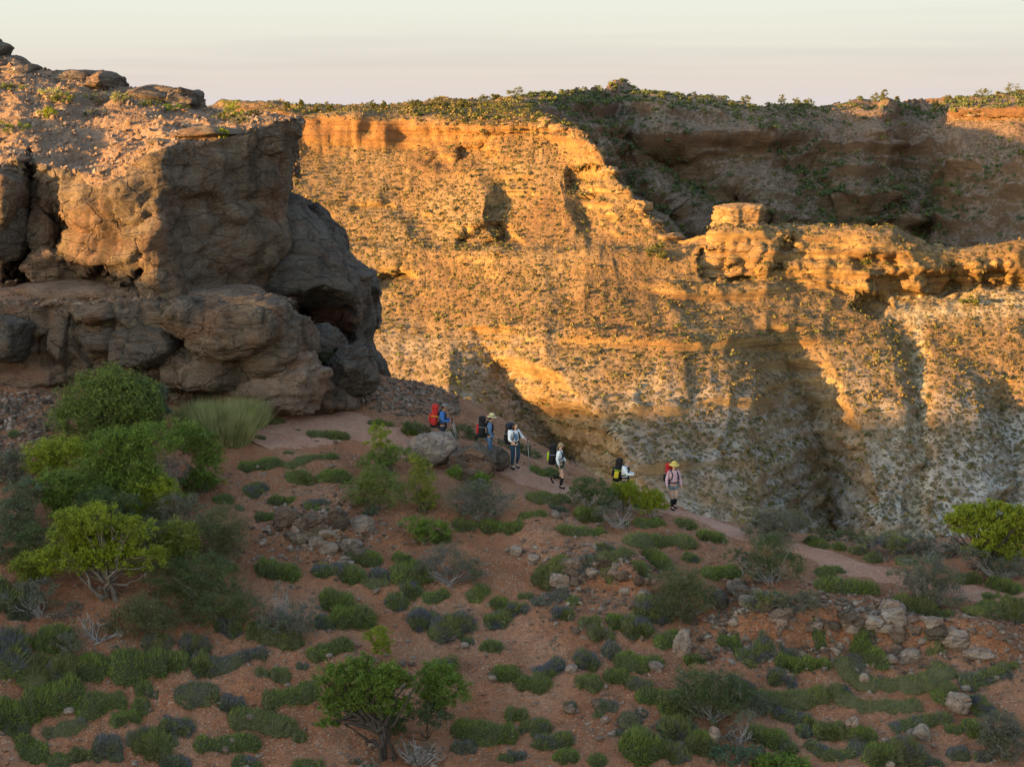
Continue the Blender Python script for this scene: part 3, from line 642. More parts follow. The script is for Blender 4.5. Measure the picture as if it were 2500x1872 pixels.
# left pillars beside the crack
brock('boulder', 20, 480, 44, 86, 65.4, 1.3, 40, MR); brock('boulder', 18, 560, 46, 72, 65.5, 1.3, 41, MRd); brock('boulder', 108, 560, 40, 68, 66.2, 1.0, 42, MR, rough=0.18); brock('boulder', 120, 640, 52, 46, 66.0, 1.0, 43, MRw, strata=0.2)
# rock layers crowning the bluff
for px, py, rx, ry, Y, dep, sd in [(18, 160, 50, 27, 81, 2.4, 50), (75, 175, 40, 16, 79.5, 2, 51), (190, 190, 95, 20, 79.5, 2.2, 52), (255, 202, 40, 24, 78.2, 1.8, 53), (140, 186, 50, 14, 80, 2, 54), (370, 232, 75, 20, 77.6, 2, 55), (455, 250, 40, 28, 76.6, 1.8, 56), (415, 226, 50, 14, 77.8, 1.6, 57), (-80, 130, 90, 40, 82, 3, 58)]:
    brock('rock_layer', px, py+6, rx*1.05, ry*1.1, Y, dep, sd, MR, 5, strata=0.3, rough=0.3, box=0.8, cuts=12)
for px, py, rx, ry, Y, dep, sd in [(640, 296, 70, 14, 72, 2.2, 60), (600, 330, 60, 22, 68.0, 1.4, 61), (700, 305, 34, 14, 71.5, 1.8, 62), (690, 322, 42, 18, 70.0, 1.4, 63), (520, 322, 90, 12, 67.2, 1.4, 64), (655, 352, 44, 30, 68.6, 1.1, 65), (430, 345, 60, 10, 66, 1.2, 66)]:
    brock('cap_rock', px, py+4, rx*1.1, ry, Y, dep, sd, MR, 5, strata=0.3, rough=0.28, box=0.8, cuts=12)
brock('projecting_slab', 885, 672, 34, 13, 70.5, 1.6, 67, MRd, 4, strata=0.12)

# fallen blocks at the foot (loose, so things of their own)
b1 = brock('boulder', 788, 842, 52, 48, 66.0, 1.0, 80, MRd, 5, None, box=0.9); tag(b1, 'grey wedge of rock leaning in the hollow under the dark overhang', 'boulder')
b2 = brock('boulder', 858, 902, 68, 62, 64.9, 1.3, 81, MRd, 5, None, cuts=12, rough=0.08); tag(b2, 'big dark square block fallen at the bluff foot above the pale trail', 'boulder')
b3 = brock('boulder', 845, 975, 34, 30, 64.8, 0.7, 82, MRw, 4, None); tag(b3, 'brown tapered rock directly under the big dark fallen block', 'boulder')

# layered butte on the far ridge
bt = empty('butte', tuple(W(1808, 560, 364))); tag(bt, 'golden layered rock butte standing on the ridge across the canyon', 'butte')
MB = m_rock('golden_layered_limestone', (0.23, 0.125, 0.058), (0.31, 0.19, 0.09), (0.37, 0.255, 0.14), scale=0.12, strata=5.0, fine=1.2, dark=0.25, bumpd=0.5)
def loft(prof, sd, nz_=70, na=120, YB=361):
    """layered tower: profile of (px, py, half width px, depth m) from foot to top"""
    pr = catmull(np.array(prof, float), [nz_//(len(prof)-1)]*(len(prof)-1)); th = np.linspace(0, 2*math.pi, na, endpoint=False)
    c = W(pr[:, 0], pr[:, 1], YB+0*pr[:, 0]); s = YB/F
    ct, st_ = np.cos(th), np.sin(th); sq = (np.abs(ct)**3+np.abs(st_)**3)**(-1/3)
    X = c[:, None, 0]+pr[:, 2:3]*s*ct*sq; Yv = c[:, None, 1]+pr[:, 3:4]*st_*sq; Z = c[:, None, 2]+0*X
    P = np.stack([X, Yv, Z], -1); q = P+sd
    lay = vn(np.stack([0*X+sd, 0*X, Z*1.6+0.5*fbm(q, 0.15, 2, 2)], -1))+0.6*vn(np.stack([0*X+sd, 0*X, Z*4.0], -1))
    D = 0.42*lay+1.3*fbm(q, 0.22, 4, sd, 0.6)+0.7*ridge(q, (0.45, 0.45, 0.15), 3, sd)
    P = P+np.stack([ct*D, st_*D, 0.25*fbm(q, 0.5, 3, 3)], -1)
    top = P[-1].mean(0); V = np.concatenate([P.reshape(-1, 3), [top+np.array([0, 0, 0.4])]]); n = len(pr)
    i = np.arange(n*na).reshape(n, na); j = np.roll(i, -1, 1)
    Fq = np.stack([i[:-1], j[:-1], j[1:], i[1:]], -1).reshape(-1, 4); cap = np.stack([i[-1], j[-1], np.full(na, n*na), np.full(na, n*na)], -1)
    T = np.concatenate([Fq[:, [0, 1, 2]], Fq[:, [0, 2, 3]], cap[:, :3]]); return V-np.array(bt.location), T
V, T = loft([(1806, 572, 62, 5.2), (1803, 558, 58, 4.8), (1803, 548, 62, 5.0), (1803, 538, 56, 4.6), (1804, 526, 58, 4.8), (1808, 514, 58, 4.8), (1812, 505, 52, 4.2), (1818, 500, 36, 3.0)], 7); link('tower', mesh_np('tower', V, T, [MB]), bt)
V, T = loft([(1770, 668, 125, 6.5), (1778, 632, 112, 6.6), (1788, 606, 96, 6.4), (1798, 584, 80, 6.0), (1804, 568, 64, 5.0), (1806, 558, 52, 4.2)], 11, YB=359); link('pedestal', mesh_np('pedestal', V, T, [MB]), bt)
for k, (px, py, rx, ry) in enumerate([(2150, 562, 40, 7), (2050, 562, 70, 6), (2330, 618, 26, 12), (2440, 612, 44, 12), (2230, 592, 30, 9), (1930, 572, 40, 10), (2290, 606, 12, 10)]):
    s = 370/F; V, Fc = rock_shape(95+k, 4, (rx*s, 3.0, ry*s), strata=0.2, rough=0.18); c = W(px, py, 368 if px < 2200 else 364)
    o = link('rock_outcrop', mesh_np('rock_outcrop', V, Fc, [MB]), None, tuple(c))
    tag(o, ['long flat rock at the highest right shoulder of the far ridge', 'long low rock layer capping the middle of the far ridge', 'small rock lump in the dip of the far ridge', 'blocky rock rising at the right end of the far ridge', 'rock step where the far ridge drops right of its flat top', 'rounded rock just right of the butte on the ridge', 'tiny upright knob on the far ridge right of the step'][k], 'rock')

# rock knobs down the sunlit spur crest, left of the side valley
BVs = BVHTree.FromPolygons([tuple(v) for v in P1.reshape(-1, 3).tolist()], grid_faces(*P1.shape[:2]).tolist())
for k, (px, py, rx, ry) in enumerate([(1372, 312, 20, 16), (1412, 330, 18, 22), (1448, 368, 16, 12), (1486, 415, 22, 14), (1524, 462, 20, 16), (1556, 500, 26, 16), (1592, 540, 24, 14), (1632, 572, 30, 14), (1330, 300, 24, 14)]):
    q = None
    for d in range(0, 60, 4):
        a, b = ab(px, py+d); h = BVs.ray_cast(Vector((0, 0, 0)), Vector((float(a), 1, float(b))).normalized())
        if h[0] is not None and h[0].y < 430: q = h[0]; break
    if q is None: continue
    s = q.y/F; V, Fc = rock_shape(120+k, 4, (rx*s*1.25, rx*s*1.3, ry*s*[1.0, 0.8, 1.25, 0.9, 0.7, 1.1, 0.8, 0.9, 1.0][k]), strata=0.25, rough=0.4, cuts=12, box=0.85)
    o = link('rock_outcrop', mesh_np('rock_outcrop', V, Fc, [MB]), None, (q.x, q.y+0.9, q.z-ry*s*0.35))
    tag(o, f"{['second', 'third', 'fourth', 'fifth', 'sixth', 'seventh', 'eighth', 'ninth', 'first'][k]} rock knob down the sunlit spur crest beside the side valley", 'rock', 'rock knobs on the spur crest')
# ------------------------------------------------------------------ plant materials (leaf colours, except the spinifex core darkened for inner shade)
LG = m_leaf('spinifex_green', (0.072, 0.10, 0.020), (0.205, 0.245, 0.055), (0.13, 0.14, 0.055), sc=1.6)
LK = m_leaf('spinifex_shade_core', (0.032, 0.036, 0.014), (0.04, 0.045, 0.018), trans=0.0)  # shade between the needles, put into a near-black core colour
LM = m_leaf('spinifex_mixed', (0.085, 0.098, 0.028), (0.20, 0.21, 0.065), (0.115, 0.112, 0.135), sc=2.2)
LB = m_leaf('spinifex_dead_grey', (0.068, 0.067, 0.076), (0.16, 0.153, 0.168), (0.10, 0.105, 0.07), sc=1.3, trans=0.1)
LT = m_leaf('acacia_leaf', (0.058, 0.100, 0.014), (0.155, 0.215, 0.030), (0.095, 0.14, 0.024), sc=0.8, trans=0.2)
LY_ = m_leaf('yellow_green_leaf', (0.105, 0.14, 0.010), (0.26, 0.29, 0.022), (0.16, 0.185, 0.018), sc=0.8, trans=0.2)
LD = m_leaf('dark_green_leaf', (0.045, 0.068, 0.022), (0.10, 0.125, 0.042), (0.075, 0.09, 0.05), sc=1.0, trans=0.25)
LBl = m_leaf('blue_green_leaf', (0.045, 0.085, 0.050), (0.095, 0.140, 0.085), (0.070, 0.10, 0.065), sc=1.0, trans=0.25)
LGr = m_leaf('grey_scrub_leaf', (0.065, 0.075, 0.045), (0.13, 0.135, 0.085), (0.10, 0.095, 0.085), sc=1.5, trans=0.15)
LP = m_leaf('pale_grass', (0.24, 0.24, 0.085), (0.42, 0.39, 0.19), (0.20, 0.215, 0.075), sc=1.4, trans=0.3)
LS = m_leaf('far_scrub_leaf', (0.072, 0.065, 0.02), (0.165, 0.13, 0.046), (0.20, 0.13, 0.05), sc=0.25, trans=0.2)
LSg = m_leaf('far_green_scrub_leaf', (0.058, 0.070, 0.018), (0.15, 0.148, 0.040), (0.11, 0.11, 0.03), sc=0.15, trans=0.25)
BARK = m_plain('grey_bark', (0.15, 0.125, 0.105), var=0.5, sc=9)
DEAD = m_plain('bleached_dead_wood', (0.27, 0.25, 0.25), var=0.4, sc=9)
DARKB = m_plain('dark_bark', (0.06, 0.048, 0.042), var=0.4, sc=9)

def norm(v): return v/(np.linalg.norm(v, axis=-1, keepdims=True)+1e-9)
def blades(B, D, L, w, r):
    """one thin triangle per blade"""
    side = norm(np.cross(D, r.normal(size=D.shape)))*np.asarray(w).reshape(-1, 1)*0.5
    V = np.stack([B-side, B+side, B+D*np.asarray(L).reshape(-1, 1)], 1).reshape(-1, 3)
    return V, np.arange(len(V)).reshape(-1, 3)
def leaves(C, size, r, up=0.3, asp=0.45, droop=0.0):
    n = len(C)
    if droop > 0.5:
        D = norm(r.normal(size=(n, 3))+np.array([0, 0, up-droop*1.6])); S = norm(np.cross(D, r.normal(size=(n, 3))))
    else:                                      # blades lie roughly flat so their upper sides see the sky
        Nn = norm(r.normal(size=(n, 3))*0.75+np.array([0, -0.15, 0.9])); D = norm(np.cross(Nn, r.normal(size=(n, 3)))); S = np.cross(Nn, D)
    L = (size*r.uniform(0.6, 1.4, n))[:, None]
    V = np.stack([C-D*L*0.5+S*L*asp*0.55, C-D*L*0.5-S*L*asp*0.55, C+D*L*0.6], 1).reshape(-1, 3)
    return V, np.arange(len(V)).reshape(-1, 3)
def tube(pts, rad, k=6):
    pts = np.asarray(pts, float); n = len(pts); rad = np.asarray(rad, float)*np.ones(n)
    T = norm(np.gradient(pts, axis=0)); a = norm(np.cross(T, np.array([0.31, 0.82, 0.47]))); b = np.cross(T, a)
    th = np.arange(k)*2*math.pi/k
    V = pts[:, None]+rad[:, None, None]*(np.cos(th)[None, :, None]*a[:, None]+np.sin(th)[None, :, None]*b[:, None])
    i = np.arange(n*k).reshape(n, k); j = np.roll(i, -1, 1)
    Fq = np.stack([i[:-1], j[:-1], j[1:], i[1:]], -1).reshape(-1, 4)
    V = V.reshape(-1, 3)
    return V, Fq
class Acc:
    def __init__(s): s.V = []; s.F = []; s.M = []; s.n = 0
    def add(s, V, Fc, m=0):
        s.V.append(V); s.F.append(np.asarray(Fc)+s.n); s.M.append(np.full(len(Fc), m)); s.n += len(V)
    def mesh(s, name, mats, smooth=True): return mesh_np(name, np.concatenate(s.V), np.concatenate(s.F), mats, np.concatenate(s.M), smooth)
def wig(p0, p1, n, amp, r):
    t = np.linspace(0, 1, n)[:, None]; P = p0+(p1-p0)*t; q = np.cumsum(r.normal(size=(n, 3)), 0); q -= q[-1]*t; return P+q*amp*np.linalg.norm(p1-p0)/math.sqrt(n)

def spinifex(pxy, hw, typ, seed):
    """one clump of needle grass grown along a pixel path on the ground"""
    r = np.random.RandomState(seed); pxy = np.array(pxy, float)
    g0 = hit(pxy[:, 0], pxy[:, 1]+hw*0.55)
    s = g0[:, 1].mean()/F; h = hw*2*s*0.50; wd = hw*s*1.62
    if len(g0) == 1: e = np.array([wd*0.45*r.uniform(0.6, 1.6), 0, 0]); g0 = np.array([g0[0]-e, g0[0]+e])
    n = max(6, int(np.linalg.norm(np.diff(g0, axis=0), axis=1).sum()/0.10)); c = catmull(g0, [max(2, n//(len(g0)-1))]*(len(g0)-1))
    base = c[len(c)//2].copy(); base[2] = H(base[0], base[1])
    T = np.gradient(c[:, :2], axis=0); T = T/(np.linalg.norm(T, axis=1, keepdims=True)+1e-9); S = np.c_[-T[:, 1], T[:, 0]]
    lump = 0.86*(1+0.48*fbm(c*2.0+seed, 1.0, 3, seed % 50, 0.6)).clip(0.45, 1.5)
    endf = np.ones(len(c)); u = np.linspace(0, 1, len(c))
    # dome core
    th = np.linspace(-0.15, math.pi+0.15, 9); ring = []
    cap = max(2, int(wd*0.7/0.12))
    P = [c[0]-np.r_[T[0], 0]*wd*0.75*(1-k/cap) for k in range(cap)]; sc = [math.sqrt(max(0.02, 1-(1-k/cap)**2)) for k in range(cap)]
    P = np.array(P+list(c)+[c[-1]+np.r_[T[-1], 0]*wd*0.75*(k+1)/cap for k in range(cap)])
    sc = np.array(sc+list(lump)+[math.sqrt(max(0.02, 1-((k+1)/cap)**2)) for k in range(cap)])
    Sx = np.concatenate([np.repeat(S[:1], cap, 0), S, np.repeat(S[-1:], cap, 0)])
    gx = P[:, None, :2]+Sx[:, None]*(np.cos(th)[None, :, None]*(wd*sc)[:, None, None])
    gz_ = H(gx[..., 0], gx[..., 1], False)+(np.sin(th)[None]*(h*sc)[:, None])*(1+0.28*vn(np.concatenate([gx, 0*gx[..., :1]], -1)*6+seed))-0.03
    C = np.concatenate([gx, gz_[..., None]], -1)
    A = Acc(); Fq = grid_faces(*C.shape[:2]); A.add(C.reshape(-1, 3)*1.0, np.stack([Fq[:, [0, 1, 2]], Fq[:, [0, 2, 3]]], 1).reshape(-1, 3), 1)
    # needles
    nb = int(np.clip(2900*wd*2*(np.linalg.norm(np.diff(P, axis=0), axis=1).sum()+wd), 450, 2600))
    i = r.randint(0, C.shape[0]-1, nb); j = r.randint(0, C.shape[1]-1, nb); a = r.rand(nb, 1); b = r.rand(nb, 1)
    B = (C[i, j]*(1-a)+C[i+1, j]*a)*(1-b)+(C[i, j+1]*(1-a)+C[i+1, j+1]*a)*b
    cen = P[i].copy(); cen[:, 2] -= 0.1*h
    D = norm(norm(B-cen)+r.normal(size=(nb, 3))*0.38+np.array([0, 0, 0.45]))
    Vb, Fb = blades(B-D*0.05, D, h*r.uniform(0.25, 0.95, nb), r.uniform(0.022, 0.042, nb), r)
    A.add(Vb, Fb, 0)
    A.V = [v-base for v in A.V]
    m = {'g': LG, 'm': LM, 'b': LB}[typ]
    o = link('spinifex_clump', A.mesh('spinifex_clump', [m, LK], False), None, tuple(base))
    return o

def crown(lobes, n, leaf, r, asp=0.45, shell=0.55, up=0.3, droop=0.0):
    """leaves gathered in clumps inside ellipsoid lobes"""
    out = []
    vol = np.array([l[3]*l[4]*l[5] for l in lobes])**0.75; vol = vol/vol.sum()
    for l, v in zip(lobes, vol):
        k = int(n*v); c = np.array(l[:3]); rad = np.array(l[3:6])
        nclump = max(6, int(k/48)); d = norm(r.normal(size=(nclump, 3))+np.array([0, 0, 0.25])); q = r.uniform(shell, 1.0, nclump)**0.6
        cc = c+d*rad*q[:, None]*r.uniform(0.6, 1.22, (nclump, 1))
        i = r.randint(0, nclump, k); sp = rad.min()*0.155*r.uniform(0.6, 1.5, (nclump, 1))[i]
        out.append(cc[i]+r.normal(size=(k, 3))*sp*np.array([1, 1, 0.75]))
    return leaves(np.concatenate(out), leaf, r, up, asp, droop)
def bush(name, lobes_px, basepx, lmat, n, leaf, seed, label, cat, group=None, stems=5, wood=BARK, depth=0.8, asp=0.45, trunk=None, tr=0.03, droop=0.0, dead=0, Yoff=0.0, surf=None, up=0.3):
    """lobes_px: (px,py,rx,ry) ellipses in photo pixels standing at the distance of the ground under basepx"""
    r = np.random.RandomState(seed)
    gb = hit(*basepx)[0] if surf is None else surf(*basepx)
    if gb is None: return None
    Y = gb[1]; s = Y/F
    root = empty(name, tuple(gb)); tag(root, label, cat, group)
    lob = []
    for k, (px, py, rx, ry) in enumerate(lobes_px):
        c = W(px, py, Y+Yoff+(r.uniform(-0.5, 0.5)*rx*s*depth if len(lobes_px) > 1 else 0)); lob.append((*(c-gb), rx*s, rx*s*depth, ry*s))
    gk = 1.3 if group == 'trees and bushes in the left thicket' else 1.12
    V, Fq = crown([(*l[:3], l[3]*gk, l[4]*gk, l[5]*(gk-0.04)) for l in lob], int(n*(2.1 if gk > 1.2 else 1.7)), leaf*0.88, r, max(asp, 0.38), droop=droop, up=up)
    link('crown', mesh_np('crown', V, Fq, [lmat], None, False), root)
    A = Acc()
    if trunk is not None:
        tp = np.array([W(px, py, Y+Yoff)-gb for px, py in trunk]); tp[0, 2] -= 0.1; tp = catmull(tp, [5]*(len(tp)-1))
        A.add(*tube(tp, np.linspace(tr, tr*0.5, len(tp)), 8)); fork = tp[-1]
    else: fork = None
    for l in lob:
        for q in range(stems):
            e = np.array(l[:3])+r.normal(size=3)*np.array(l[3:6])*0.45
            st = np.array([r.normal()*0.05, r.normal()*0.05, -0.08]) if fork is None else tp[r.randint(len(tp)//2, len(tp))]
            P = wig(st, e, 7, 0.10, r); A.add(*tube(P, np.linspace(tr*0.55, tr*0.12, 7), 5))
    for q in range(dead):
        l = lob[r.randint(len(lob))]; st = np.array([0, 0, -0.05])
        e = np.array(l[:3])+norm(r.normal(size=3)+np.array([0, -0.8, -0.2]))*np.array(l[3:6])*1.05
        P = wig(st, e, 8, 0.16, r); A.add(*tube(P, np.linspace(tr*0.6, 0.006, 8), 5))
        for _ in range(2):
            k = r.randint(3, 7); e2 = P[k]+norm(r.normal(size=3))*np.linalg.norm(l[3:6])*0.35; A.add(*tube(wig(P[k], e2, 5, 0.15, r), np.linspace(tr*0.35, 0.005, 5), 4))
    if A.n: link('trunk' if trunk is not None else 'stems', A.mesh('stems', [wood]), root)
    return root

# ------------------------------------------------------------------ spinifex clumps, traced on the ground
K7 = lambda X, Y: (X*.565, 1272+Y*.565); K8 = lambda X, Y: (1250+X*.565, 1272+Y*.565)
K5 = lambda X, Y: (800+X*.4295, 800+Y*.4295); K4 = lambda X, Y: (X*.4295, 700+Y*.4295)
S7 = """30 320/50 g;90 365/35 b;40 520,50 580/60 m;150 610,150 660/45 g;60 650/25 g;240 630,300 630/40 m;400 620/35 g;230 490/45 g;510 620,600 610,690 600/42 g;760 590/32 g;860 600,900 610/38 m;920 620,1000 600,1060 570,1120 560/32 b;640 520,720 510/28 m;840 530/35 m;160 770,240 740,300 720/55 g;40 820/45 g;360 790,430 780,510 760/32 g;620 705/25 g;660 740/20 b;610 785/25 g;510 840,570 830/30 g;40 890,110 880/25 m;210 905,280 890,350 860/25 m;110 935,110 980,190 980/28 g;780 740,850 745,920 735/30 m;1000 780/30 b;1020 840,1090 835,1160 860,1240 880/35 g;1290 920/22 g;1170 760,1250 745,1340 725/33 g;1130 640/22 m;1210 655/25 g;1305 620/18 b;1360 560,1440 540,1490 525/30 g;580 930,640 920/32 b;660 950/42 g;720 870,800 880/35 m;740 935/20 b;870 960,950 965,1030 940,1090 940/32 g;460 960/32 b;350 1000/30 g;250 1030/25 g;420 1000/20 m;500 1015/20 m;720 1020,790 1045/30 b;1030 1030,1100 1045/28 m;1290 1050,1370 1045/25 g;1420 330,1490 340/38 g;1400 430/25 m;1480 400,1570 395/45 g;1150 200,1250 210/40 g;1380 215,1470 195/30 m;1540 135/28 m;1600 155/26 g;1740 150/24 g;1525 225/28 g;1640 220/25 b;1730 225,1820 210/38 g;1580 260,1660 265/20 m;1690 335,1740 335/25 m;1780 290/28 m;1840 325,1920 305/20 g;2050 310,2080 290/28 g;1800 410,1860 410/35 m;1900 450,1960 440,2000 420/45 m;2120 420,2180 400/30 m;2150 345,2200 360/30 g;2020 505/18 m;2100 530,2150 530/26 g;2190 650/30 g;1990 890,2080 900,2190 900/40 g;1980 960,2030 960/30 b;2190 1010/22 m;1100 460,1200 490,1270 500/35 g;960 440,1010 450/30 m"""
S8 = """15 370/30 m;60 315/20 g;100 340,160 320,220 295/24 b;270 335/18 g;220 385/30 m;130 210,210 205/42 g;280 180,330 160/28 b;400 155,450 140,490 130/32 g;400 110/25 m;620 140,640 165/40 g;770 155/25 m;340 420/30 g;380 465/30 m;450 425/28 g;540 450/40 m;610 370/45 m;560 200/28 g;850 220,960 210/28 g;210 30,280 30,380 35/25 g;520 75,600 70,680 75,760 75/32 g;860 55/30 g;640 510,710 490/28 g;790 580/28 g;940 520/25 g;1010 580,1090 550/38 m;1190 560/25 b;1170 590,1220 610/33 g;1310 605/32 g;1330 515/20 g;1510 545,1590 585/38 g;1540 520/20 b;1430 590,1450 640,1520 680,1620 695,1730 695,1810 670,1870 630/34 g;1475 590,1490 635/26 b;1395 710,1425 760,1520 790,1620 790,1740 780/30 g;1440 710,1450 735/20 b;1080 755,1200 760,1330 740/40 g;1140 660,1190 670/32 m;960 690,1030 710/25 m;1160 820,1220 840,1270 850/30 m;1340 885,1400 885/40 g;1260 895/25 m;1510 920/35 g;1290 950,1340 990,1420 990,1500 960/28 m;1660 880,1780 860,1880 840/28 m;1850 740,1890 710/30 g;1960 680,2060 655,2120 640/32 m;2010 770,2040 800/35 m;1990 880/30 g;1910 890/22 g;1590 990/45 g;1710 980/50 m;1810 1035/25 b;1930 990/25 b;2030 1010/25 m;2150 615/22 g;1830 510/22 g;820 940/42 g;560 960/55 g;650 980,720 1000/40 m;1050 910,1150 930/40 g;1190 970/30 m;1080 1040,1250 1045/40 g;120 940,230 935/32 m;230 1010/28 g;370 1030/28 g;60 880,140 880/28 m;20 820/30 g;250 790/20 m;410 790/25 b;375 825/18 g;560 815/20 b;510 850/25 b;465 910/18 b;320 590/32 m;430 550/28 b;470 590,550 605,620 590/32 g;130 640,190 610/33 m;50 690,140 695/30 g;300 680,360 690/28 g;450 660/28 g;520 690,580 700/30 m;560 745,630 740/28 g;700 770/42 g;680 870,740 880/50 m;20 1000/25 b;1300 75,1330 95/28 g;1410 100/22 g;1560 150/22 g;1680 160,1720 160/22 g;1350 265,1450 270,1540 285/40 g;1950 240,1990 240/30 g;2090 260,2160 280/36 g;2000 380,2080 360/33 g;2170 360/36 g;1870 395/22 g;2070 320/22 g;1740 350/45 g;1350 210,1400 205/28 g;1500 120/22 m;2190 400/30 m"""
S5 = """20 605,90 605/30 g;1170 960,1260 960,1340 965/36 g;1190 810,1290 820/33 g;1480 1050/46 g;1310 1015/25 m;1120 1060,1220 1045/30 g;1780 1100,1880 1090/33 g;2010 1100,2060 1110/33 g;780 1110/35 g;930 1115/38 g;1050 1120/33 g;30 720/25 g;20 840,90 830/38 g;290 530,340 540/30 g;480 570/36 g;1680 1110/20 g;640 1180/36 g;1600 990/34 m;2120 1050/22 g;1780 1010/24 m"""
S4 = """1770 830,1860 830,1940 840/30 g;1690 810/14 b;1390 1010,1480 1000,1570 985/33 g;1640 1000,1760 960,1880 950/26 g;1680 1070,1720 1065/46 g;1840 1075,1930 1060/36 g;1240 1200,1300 1195/28 g;1420 1160,1480 1120/33 m;1560 1205,1640 1200/33 g;1760 1230,1830 1210/30 m;1830 1255/22 g;1360 1250/20 g;1510 1300/28 g;1530 765,1590 755/26 g;80 825/22 g;1640 935/18 g;2130 770/25 g;1790 870/12 b;1060 1190/34 g;1480 850/22 g"""
CL = []
for txt, K in ((S7, K7), (S8, K8), (S5, K5), (S4, K4)):
    sc = 0.565 if K in (K7, K8) else 0.4295
    for it in txt.split(';'):
        pts, rest = it.split('/'); hw, ty = rest.split(); P = [K(*map(float, q.split())) for q in pts.split(',')]
        CL.append((P, float(hw)*sc, ty))
CO = {'g': 'green', 'm': 'grey-green', 'b': 'purple-grey'}
def region(x, y):
    if y < 1240:
        return 'by the pale trail below the bluff' if x < 900 else 'around the big trail boulders' if x < 1320 else 'beside the trail near the hikers'
    if y < 1400:
        return 'below the pale trail at left' if x < 1000 else 'between trail boulders and rock ledge' if x < 1500 else 'on the ridge right of the hikers' if x < 2050 else 'by the trail near the yellow-green tree'
    if y < 1540:
        return 'under the big left tree thicket' if x < 560 else 'above the ball-shaped sapling' if x < 1060 else 'at the left end of the rock ledge' if x < 1650 else 'on the long rock ledge at right'
    if y < 1700:
        return 'on the red slope at far left' if x < 420 else 'left of the bent tree crown' if x < 800 else 'right of the bent tree crown' if x < 1500 else 'just below the long rock ledge' if x < 2000 else 'around the big spinifex ring'
    return 'in the bottom left corner' if x < 420 else 'left of the bent tree trunk' if x < 860 else 'right of the bent tree trunk' if x < 1500 else 'below the dark bottom bush' if x < 1950 else 'in the bottom right corner'
ORD = ['first', 'second', 'third', 'fourth', 'fifth', 'sixth', 'seventh', 'eighth', 'ninth', 'tenth', 'eleventh', 'twelfth', 'thirteenth', 'fourteenth', 'fifteenth', 'sixteenth', 'seventeenth', 'eighteenth', 'nineteenth', 'twentieth', 'twenty-first', 'twenty-second', 'twenty-third', 'twenty-fourth']
bins = {}
for k, (P, hw, ty) in enumerate(CL):
    c = np.mean(P, 0); L = np.ptp([p[0] for p in P]); shp = 'tall' if hw > 25 and L < 30 else 'long' if L > 55 else 'small' if hw < 13 else 'round'
    bins.setdefault((region(*c), ty, shp), []).append((c[0], k))
LAB = {}
for (rg, ty, shp), v in bins.items():
    v.sort()
    for i, (x, k) in enumerate(v):
        LAB[k] = f'{shp} {CO[ty]} spinifex clump {rg}' if len(v) == 1 else f'{ORD[i]} from left of {shp} {CO[ty]} spinifex clumps {rg}'
for k, (P, hw, ty) in enumerate(CL):
    o = spinifex(P, hw, ty, 1000+k); tag(o, LAB[k], 'spinifex', 'spinifex clumps on the red slope')

# ------------------------------------------------------------------ shrubs and trees of the near slope
def L4(*q): return [(X*.4295, 700+Y*.4295, rx*.4295, ry*.4295) for X, Y, rx, ry in q]
def L5(*q): return [(800+X*.4295, 800+Y*.4295, rx*.4295, ry*.4295) for X, Y, rx, ry in q]
def L7(*q): return [(X*.565, 1272+Y*.565, rx*.565, ry*.565) for X, Y, rx, ry in q]
def L8(*q): return [(1250+X*.565, 1272+Y*.565, rx*.565, ry*.565) for X, Y, rx, ry in q]
def L6(*q): return [(1550+X*.4295, 800+Y*.4295, rx*.4295, ry*.4295) for X, Y, rx, ry in q]
TG = 'trees and bushes in the left thicket'
bush('tree', L4((600, 560, 110, 100), (470, 640, 110, 100), (720, 640, 130, 120), (600, 720, 150, 110), (820, 640, 80, 100), (440, 760, 120, 90), (800, 760, 110, 90), (600, 840, 150, 80)), (265, 1085), LT, 15000, 0.10, 1, 'tall dense green tree against the bluff foot, highest of the thicket', 'tree', TG, 6, BARK, 0.9, 0.35, trunk=[(290, 1085), (288, 1040), (265, 1000)], tr=0.12, droop=0.2)
bush('tree', L4((700, 690, 110, 110), (830, 620, 90, 80), (860, 720, 80, 80)), (330, 1080), LBl, 4500, 0.11, 2, 'blue-green tree half behind the tallest tree at the bluff foot', 'tree', TG, 4, BARK, 0.8, 0.35, droop=0.3)
bush('bush', L4((350, 930, 130, 70), (240, 990, 110, 80), (430, 960, 90, 80), (300, 1050, 100, 60)), (135, 1205), LY_, 6500, 0.085, 3, 'yellow-green domed bush at the left of the thicket', 'bush', TG, 5, BARK, 0.8, 0.35, droop=0.3)
bush('bush', L4((620, 930, 110, 100), (740, 900, 100, 80), (870, 860, 110, 80), (600, 1050, 140, 90), (760, 1010, 120, 100), (560, 1120, 110, 80), (720, 1140, 130, 90), (840, 1090, 90, 90)), (290, 1255), LT, 14000, 0.09, 4, 'broad bright green bush in the middle of the thicket', 'bush', TG, 5, BARK, 0.9, 0.35, droop=0.3, dead=6)
bush('bush', L4((1070, 860, 90, 80), (1160, 920, 80, 70), (1190, 1040, 70, 90), (1130, 1110, 90, 60)), (505, 1200), LT, 6500, 0.085, 5, 'light green bush in front of the pale grass tussock', 'bush', TG, 5, BARK, 0.8, 0.35, droop=0.3)
bush('dead_bush', L4((960, 960, 90, 100), (1010, 1060, 90, 80)), (420, 1195), LGr, 700, 0.06, 6, 'leafless dark bush with bleached bent branches in the thicket', 'dead bush', TG, 10, DEAD, 0.6, 0.35, dead=9)
bush('bush', L4((90, 1280, 110, 100), (140, 1170, 90, 80), (60, 1370, 100, 60)), (45, 1320), LBl, 5500, 0.07, 7, 'blue-green feathery bush at the left photo edge', 'bush', TG, 5, BARK, 0.8, 0.25)
